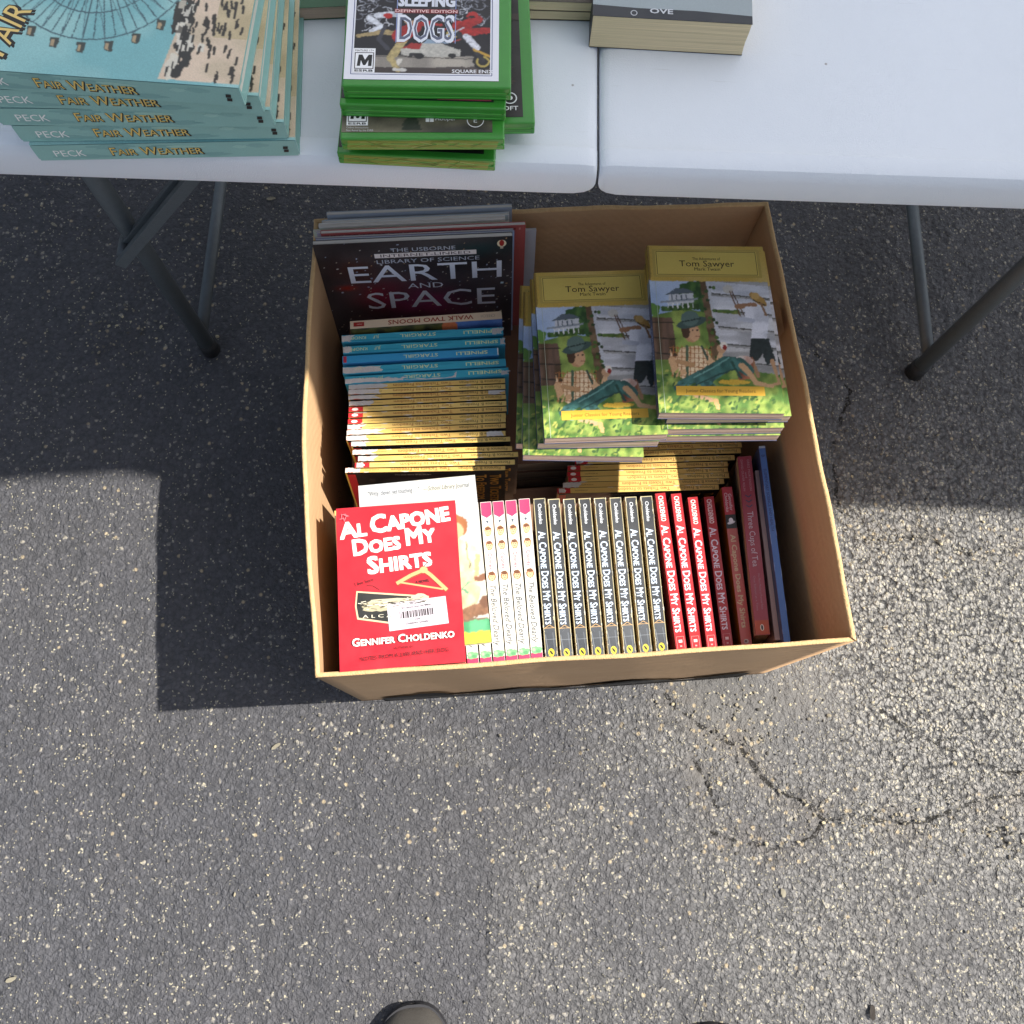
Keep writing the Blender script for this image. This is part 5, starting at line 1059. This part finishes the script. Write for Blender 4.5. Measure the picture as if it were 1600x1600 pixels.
def flat_front():
    # white picture book face up
    W = .142; tl = (568, 758); t = .011; z = .3585; L = (un(742, 742, z) - un(768, 1003, z)).length
    K = Kind(L, t, W, 'ddd8c6', M_PGF, flat=True); P = Paint(W, L, 140, 200, 'bdbaad'); P.put(np.ones(P.X.shape), 'c0bdaf', col2='b3b5b6', sc=(3, 4), seed=7)
    P.put(P.Y < .075, 'a9bf3a', col2='b7c748', sc=(4, 3)); P.put((P.Y < .135) & (P.Y > .07), '3f8a5c', col2='58a374', sc=(20, 10))
    # boy kneeling, brown tones: hair, shirt, braces, trousers, boot
    P.ell(.80, .70, .085, .065, '8e5a33', rough=.5); P.ell(.79, .665, .06, .05, 'cf9f78'); P.ell(.77, .655, .008, .006, '3a2418'); P.poly([(.70, .60), (.82, .62), (.95, .56), (.98, .48), (.90, .42), (.72, .42)], 'd6cda8', col2='c2b68c', sc=(14, 16)); P.line([(.78, .60), (.76, .42)], .012, '6b6a50'); P.line([(.86, .60), (.88, .44)], .012, '6b6a50')
    P.line([(.95, .50), (.93, .40), (.78, .36)], .045, 'cf9c74', .03); P.poly([(.70, .42), (.90, .42), (.96, .30), (.86, .16), (.70, .15)], '9c9576', col2='bdb491', sc=(14, 16), var=.2); P.line([(.72, .36), (.84, .30)], .012, '4f8a68'); P.line([(.74, .30), (.88, .36)], .01, '5d9474')
    P.line([(.80, .17), (.97, .20)], .09, '7c5a42', .11, var=.3); P.ell(.98, .235, .05, .03, '6b4a36'); P.line([(.93, .37), (.99, .38)], .05, '7a5038', .06)
    P.line([(.70, .14), (.98, .14)], .014, '6f5a48'); P.smudge(.008); P.grain(.06); K.print('cover_picture', 'front', P)
    A = Art(W, L, z0=1.5e-4); A.text('"Witty, clever, yet touching . . ."', .042, L - .0115, .0056, '18222f', width=.062, bold=.01); A.text('\u2014School Library Journal', .106, L - .0115, .0056, '223040', width=.056, shear=.25, bold=.01); K.print('quote_lettering', 'front', A)
    br = un(768, 1003, z); tr = un(742, 742, z); Y = (tr - br).normalized(); Z = Vector((0, 0, 1)); Z = (Z - Y * Z.dot(Y)).normalized(); X = Y.cross(Z); M = Matrix.Translation(br - X * W) @ Matrix((X, Y, Z)).transposed().to_4x4() @ Matrix.Translation((0, 0, -t / 2))
    K.make(M, 'paperback_book', 'white picture paperback with a kneeling boy lying face up under the red book', 'book')
    # red book on top
    t = .0125; zb, ztp = .3795, .372
    W = (un(531, 1050, zb) - un(728, 1037, zb)).length; L = (un(525, 795, ztp) - un(531, 1050, zb)).length
    K = Kind(L, t, W, 'c9232f', M_PGF, flat=True); A = Art(W, L); A.rect(0, 0, W, L, 'b81a28'); A.line([(.0105, 0), (.0105, L)], .0003, 'a81a26')
    w = 'e6dfd6'; sh = (.0007, -.0008, '4a1014'); U = lambda u: u * W; V = lambda v: L * (1 - v)
    def word(q, u, v, h, wd, rot): A.text(q, U(u), V(v) - wd * W * math.sin(R_(rot)) / 2, h * L, w, rot=rot, width=wd * W, align='L', caps=True, bold=.042, shadow=sh)
    word('Al', .028, .140, .100, .215, 5); word('Capone', .285, .094, .112, .655, 6); word('Does', .135, .245, .098, .385, 5); word('My', .575, .207, .105, .235, 4); word('Shirts', .250, .362, .104, .520, 4)
    A.line([(U(.745), V(.382)), (U(.728), V(.395)), (U(.712), V(.400)), (U(.708), V(.425))], .0010, '2a1412')
    hg = 'cf9f6c'; tip = [(U(.478), V(.500)), (U(.60), V(.455)), (U(.705), V(.428)), (U(.76), V(.462)), (U(.885), V(.562))]; A.line([(a + .0005, b - .0007) for a, b in tip], .0050, '7a4a2c'); A.line(tip, .0042, hg); A.line([(U(.505), V(.494)), (U(.855), V(.556))], .0020, hg); A.ell(U(.705), V(.428), .0046, .0040, hg)
    A.text('A NOVEL', U(.69), V(.498), .0034, '3a1214', width=.115 * W, rot=4, bold=.02); A.text('I live here', U(.215), V(.475), .0044, '3a1214', width=.155 * W, rot=12, bold=.01); A.line([(U(.235), V(.498)), (U(.285), V(.503)), (U(.335), V(.530))], .0006, '2a1014')
    A.poly([(U(.150), V(.528)), (U(.735), V(.590)), (U(.738), V(.64)), (U(.60), V(.73)), (U(.42), V(.742)), (U(.150), V(.700)), (U(.135), V(.62))], 'cdb592'); A.poly([(U(.160), V(.538)), (U(.722), V(.600)), (U(.725), V(.64)), (U(.60), V(.72)), (U(.42), V(.732)), (U(.162), V(.690)), (U(.148), V(.62))], '262624')
    A.ell(U(.45), V(.618), .25 * W, .0058, 'b5ac92', jit=.12, n=30, a=-.04); A.ell(U(.66), V(.600), .070 * W, .0055, 'bdb49a', jit=.12); A.ell(U(.32), V(.632), .13 * W, .0055, 'a89f84', jit=.15, n=26)
    for i in range(90):
        x = random.uniform(.16, .70); y = random.gauss(.618, .012); A.line([(U(x), V(y)), (U(x + random.uniform(.01, .06)), V(y + random.uniform(-.008, .008)))], random.uniform(.0003, .0008), random.choice(('4a463c', '6d674f', 'efe8d2', '23211c')))
    A.text('A L C A', U(.315), V(.690), .0036, 'e2dac2', width=.24 * W, rot=-2)
    A.text('Gennifer Choldenko', U(.515), V(.832), .046 * L, w, width=.815 * W, caps=True, bold=.03, rot=1, shadow=(.0005, -.0005, '4a1014')); A.text('AUTHOR OF', U(.515), V(.887), .0028, '3a1014', width=.15 * W, rot=1); A.text('NOTES FROM A LIAR AND HER DOG', U(.52), V(.928), .0046, '1f0c0e', width=.70 * W, rot=2, bold=.01)
    for i in range(7): A.ell(.006 + random.random() * .008, L - .006 - random.random() * .01, .003, .0004, 'c8727a', a=random.random() * 3)
    K.print('cover_print', 'front', A)
    M = flat_frame((531, 1050), zb, (525, 795), ztp) @ Matrix.Translation((0, 0, -t / 2)); o = K.make(M, 'paperback_book', 'bright red paperback with hanger picture and barcode sticker lying face up at front left', 'book')
    Sx = Art(.068, .032, z0=2.2e-4); Sx.rect(0, 0, .068, .032, 'c4bcc3'); x = .0135
    rb = random.Random(4)
    while x < .0525: wd = rb.choice((.0006, .0006, .0012, .0018)); Sx.rect(x, .0125, x + wd, .0205, '2b2320'); x += wd + rb.choice((.0006, .0009, .0012))
    Sx.text('FIC CHO', .033, .0285, .0022, '4a3c40', width=.012); Sx.text('Al Capone does my shirts', .033, .0247, .0022, '2e2426', width=.034); Sx.text('12345' if False else 'U1648', .033, .0098, .0019, '4a3c40', width=.006); Sx.text('Choldenko, Gennifer.', .033, .0060, .0024, '2e2426', width=.027)
    me = Sx.build('barcode_sticker', (W * .405, L * .215, t / 2 + .0009), Vector((math.cos(.06), math.sin(.06), 0)), Vector((-math.sin(.06), math.cos(.06), 0)), o)
    bmk = box_bm(0, .068, 0, .032, 0, .0009, .0003, 1); bs = bm_mesh('sticker_base', bmk, plain('sticker_paper', 'ddd6dc', .6, .05)); s2 = link('barcode_sticker_base', bs, o); s2.matrix_local = Matrix.Translation((W * .405, L * .215, t / 2 + .0001)) @ Matrix.Rotation(.06, 4, 'Z')
flat_front()

# ================================================================== SHOES
def shoe(px, py, yaw, mirror, label):
    n = 22; m = 20; Ls = .29
    def ring(u, grow=0., z0=0.):
        # u: 0 toe .. 1 heel
        hw = .052 * (1 - (1 - min(u / .30, 1)) ** 2.4) ** .5 * (1 - .18 * max(0, math.sin(math.pi * (u - .35) / .5)) if u > .35 else 1) * (1 if u < .8 else math.sqrt(max(0, 1 - ((u - .8) / .205) ** 2.4))) + grow
        h = (.036 + .034 * min(1, u / .35) ** 1.2 + .02 * (u > .35) * min(1, (u - .35) / .3)) * (min(1, u / .10)) ** .38 + grow * .6
        return max(hw, .001), h, .006 * math.sin(math.pi * min(1, u / .6)) * mirror
    root = empty('shoe', Matrix.Translation((*un(px, py, .05)[:2], 0)) @ Matrix.Rotation(yaw, 4, 'Z')); meta(root, label, 'shoe', 'pair of black sneakers at the bottom edge')
    def loft(name, us, grow, zlo, arcs, mat, a0=0, a1=math.pi):
        vs = []; fs = []
        for u in us:
            hw, h, cx = ring(u, grow)
            for j in range(m + 1):
                a = a0 + (a1 - a0) * j / m; vs.append((cx + hw * (abs(math.cos(a)) ** .75) * (1 if math.cos(a) > 0 else -1), -u * Ls + .0, zlo + (h - zlo) * math.sin(a) ** .8))
        k = m + 1
        for i in range(len(us) - 1):
            for j in range(m): fs.append((i * k + j, i * k + j + 1, (i + 1) * k + j + 1, (i + 1) * k + j))
        fs.append(tuple(range(k))); fs.append(tuple(range((len(us) - 1) * k, len(us) * k)))
        return link(name, mesh(name, vs, fs, mat, True), root)
    us = [.0005, .004, .012, .025] + [i / n for i in range(1, n + 1)]
    us[-1] = .995
    loft('upper', us, 0, .016, None, M_SHOE)
    s = loft('toe_cap', [.0005, .004, .012, .025, .045, .07, .095, .115], .0022, .012, None, M_SHRUB, .2 if mirror > 0 else .0, math.pi * (.80 if mirror > 0 else .92))
    vs = []; fs = []; us2 = us
    for z in (.0, .018):
        for u in us2:
            hw, h, cx = ring(u, .005); vs.append((cx - hw, -u * Ls, z)); vs.append((cx + hw, -u * Ls, z))
    q = len(us2) * 2
    for i in range(len(us2) - 1):
        a = 2 * i; fs += [(a, a + 1, a + 3, a + 2), (q + a, q + a + 2, q + a + 3, q + a + 1), (a, a + 2, q + a + 2, q + a), (a + 1, q + a + 1, q + a + 3, a + 3)]
    fs.append((0, q, q + 1, 1)); link('sole', mesh('sole', vs, fs, M_SOLE), root)
    for i in range(5):
        u = .34 + i * .06; hw, h, cx = ring(u); la = [(cx + .03 * math.cos(a), -u * Ls, h * (.80 + .24 * math.sin(a))) for a in np.linspace(.3, math.pi - .3, 7)]; bm = bmesh.new()
        for a, b in zip(la, la[1:]): tube_bm(a, b, .003, 6, bm)
        link('lace', bm_mesh('lace', bm, M_SHRUB), root)
shoe(643, 1579, R_(6), -1, 'black sneaker with a grey rubber toe at the bottom edge, left of the two')
shoe(1136, 1612, R_(-8), 1, 'tip of the black sneaker at the bottom edge, right of the two')
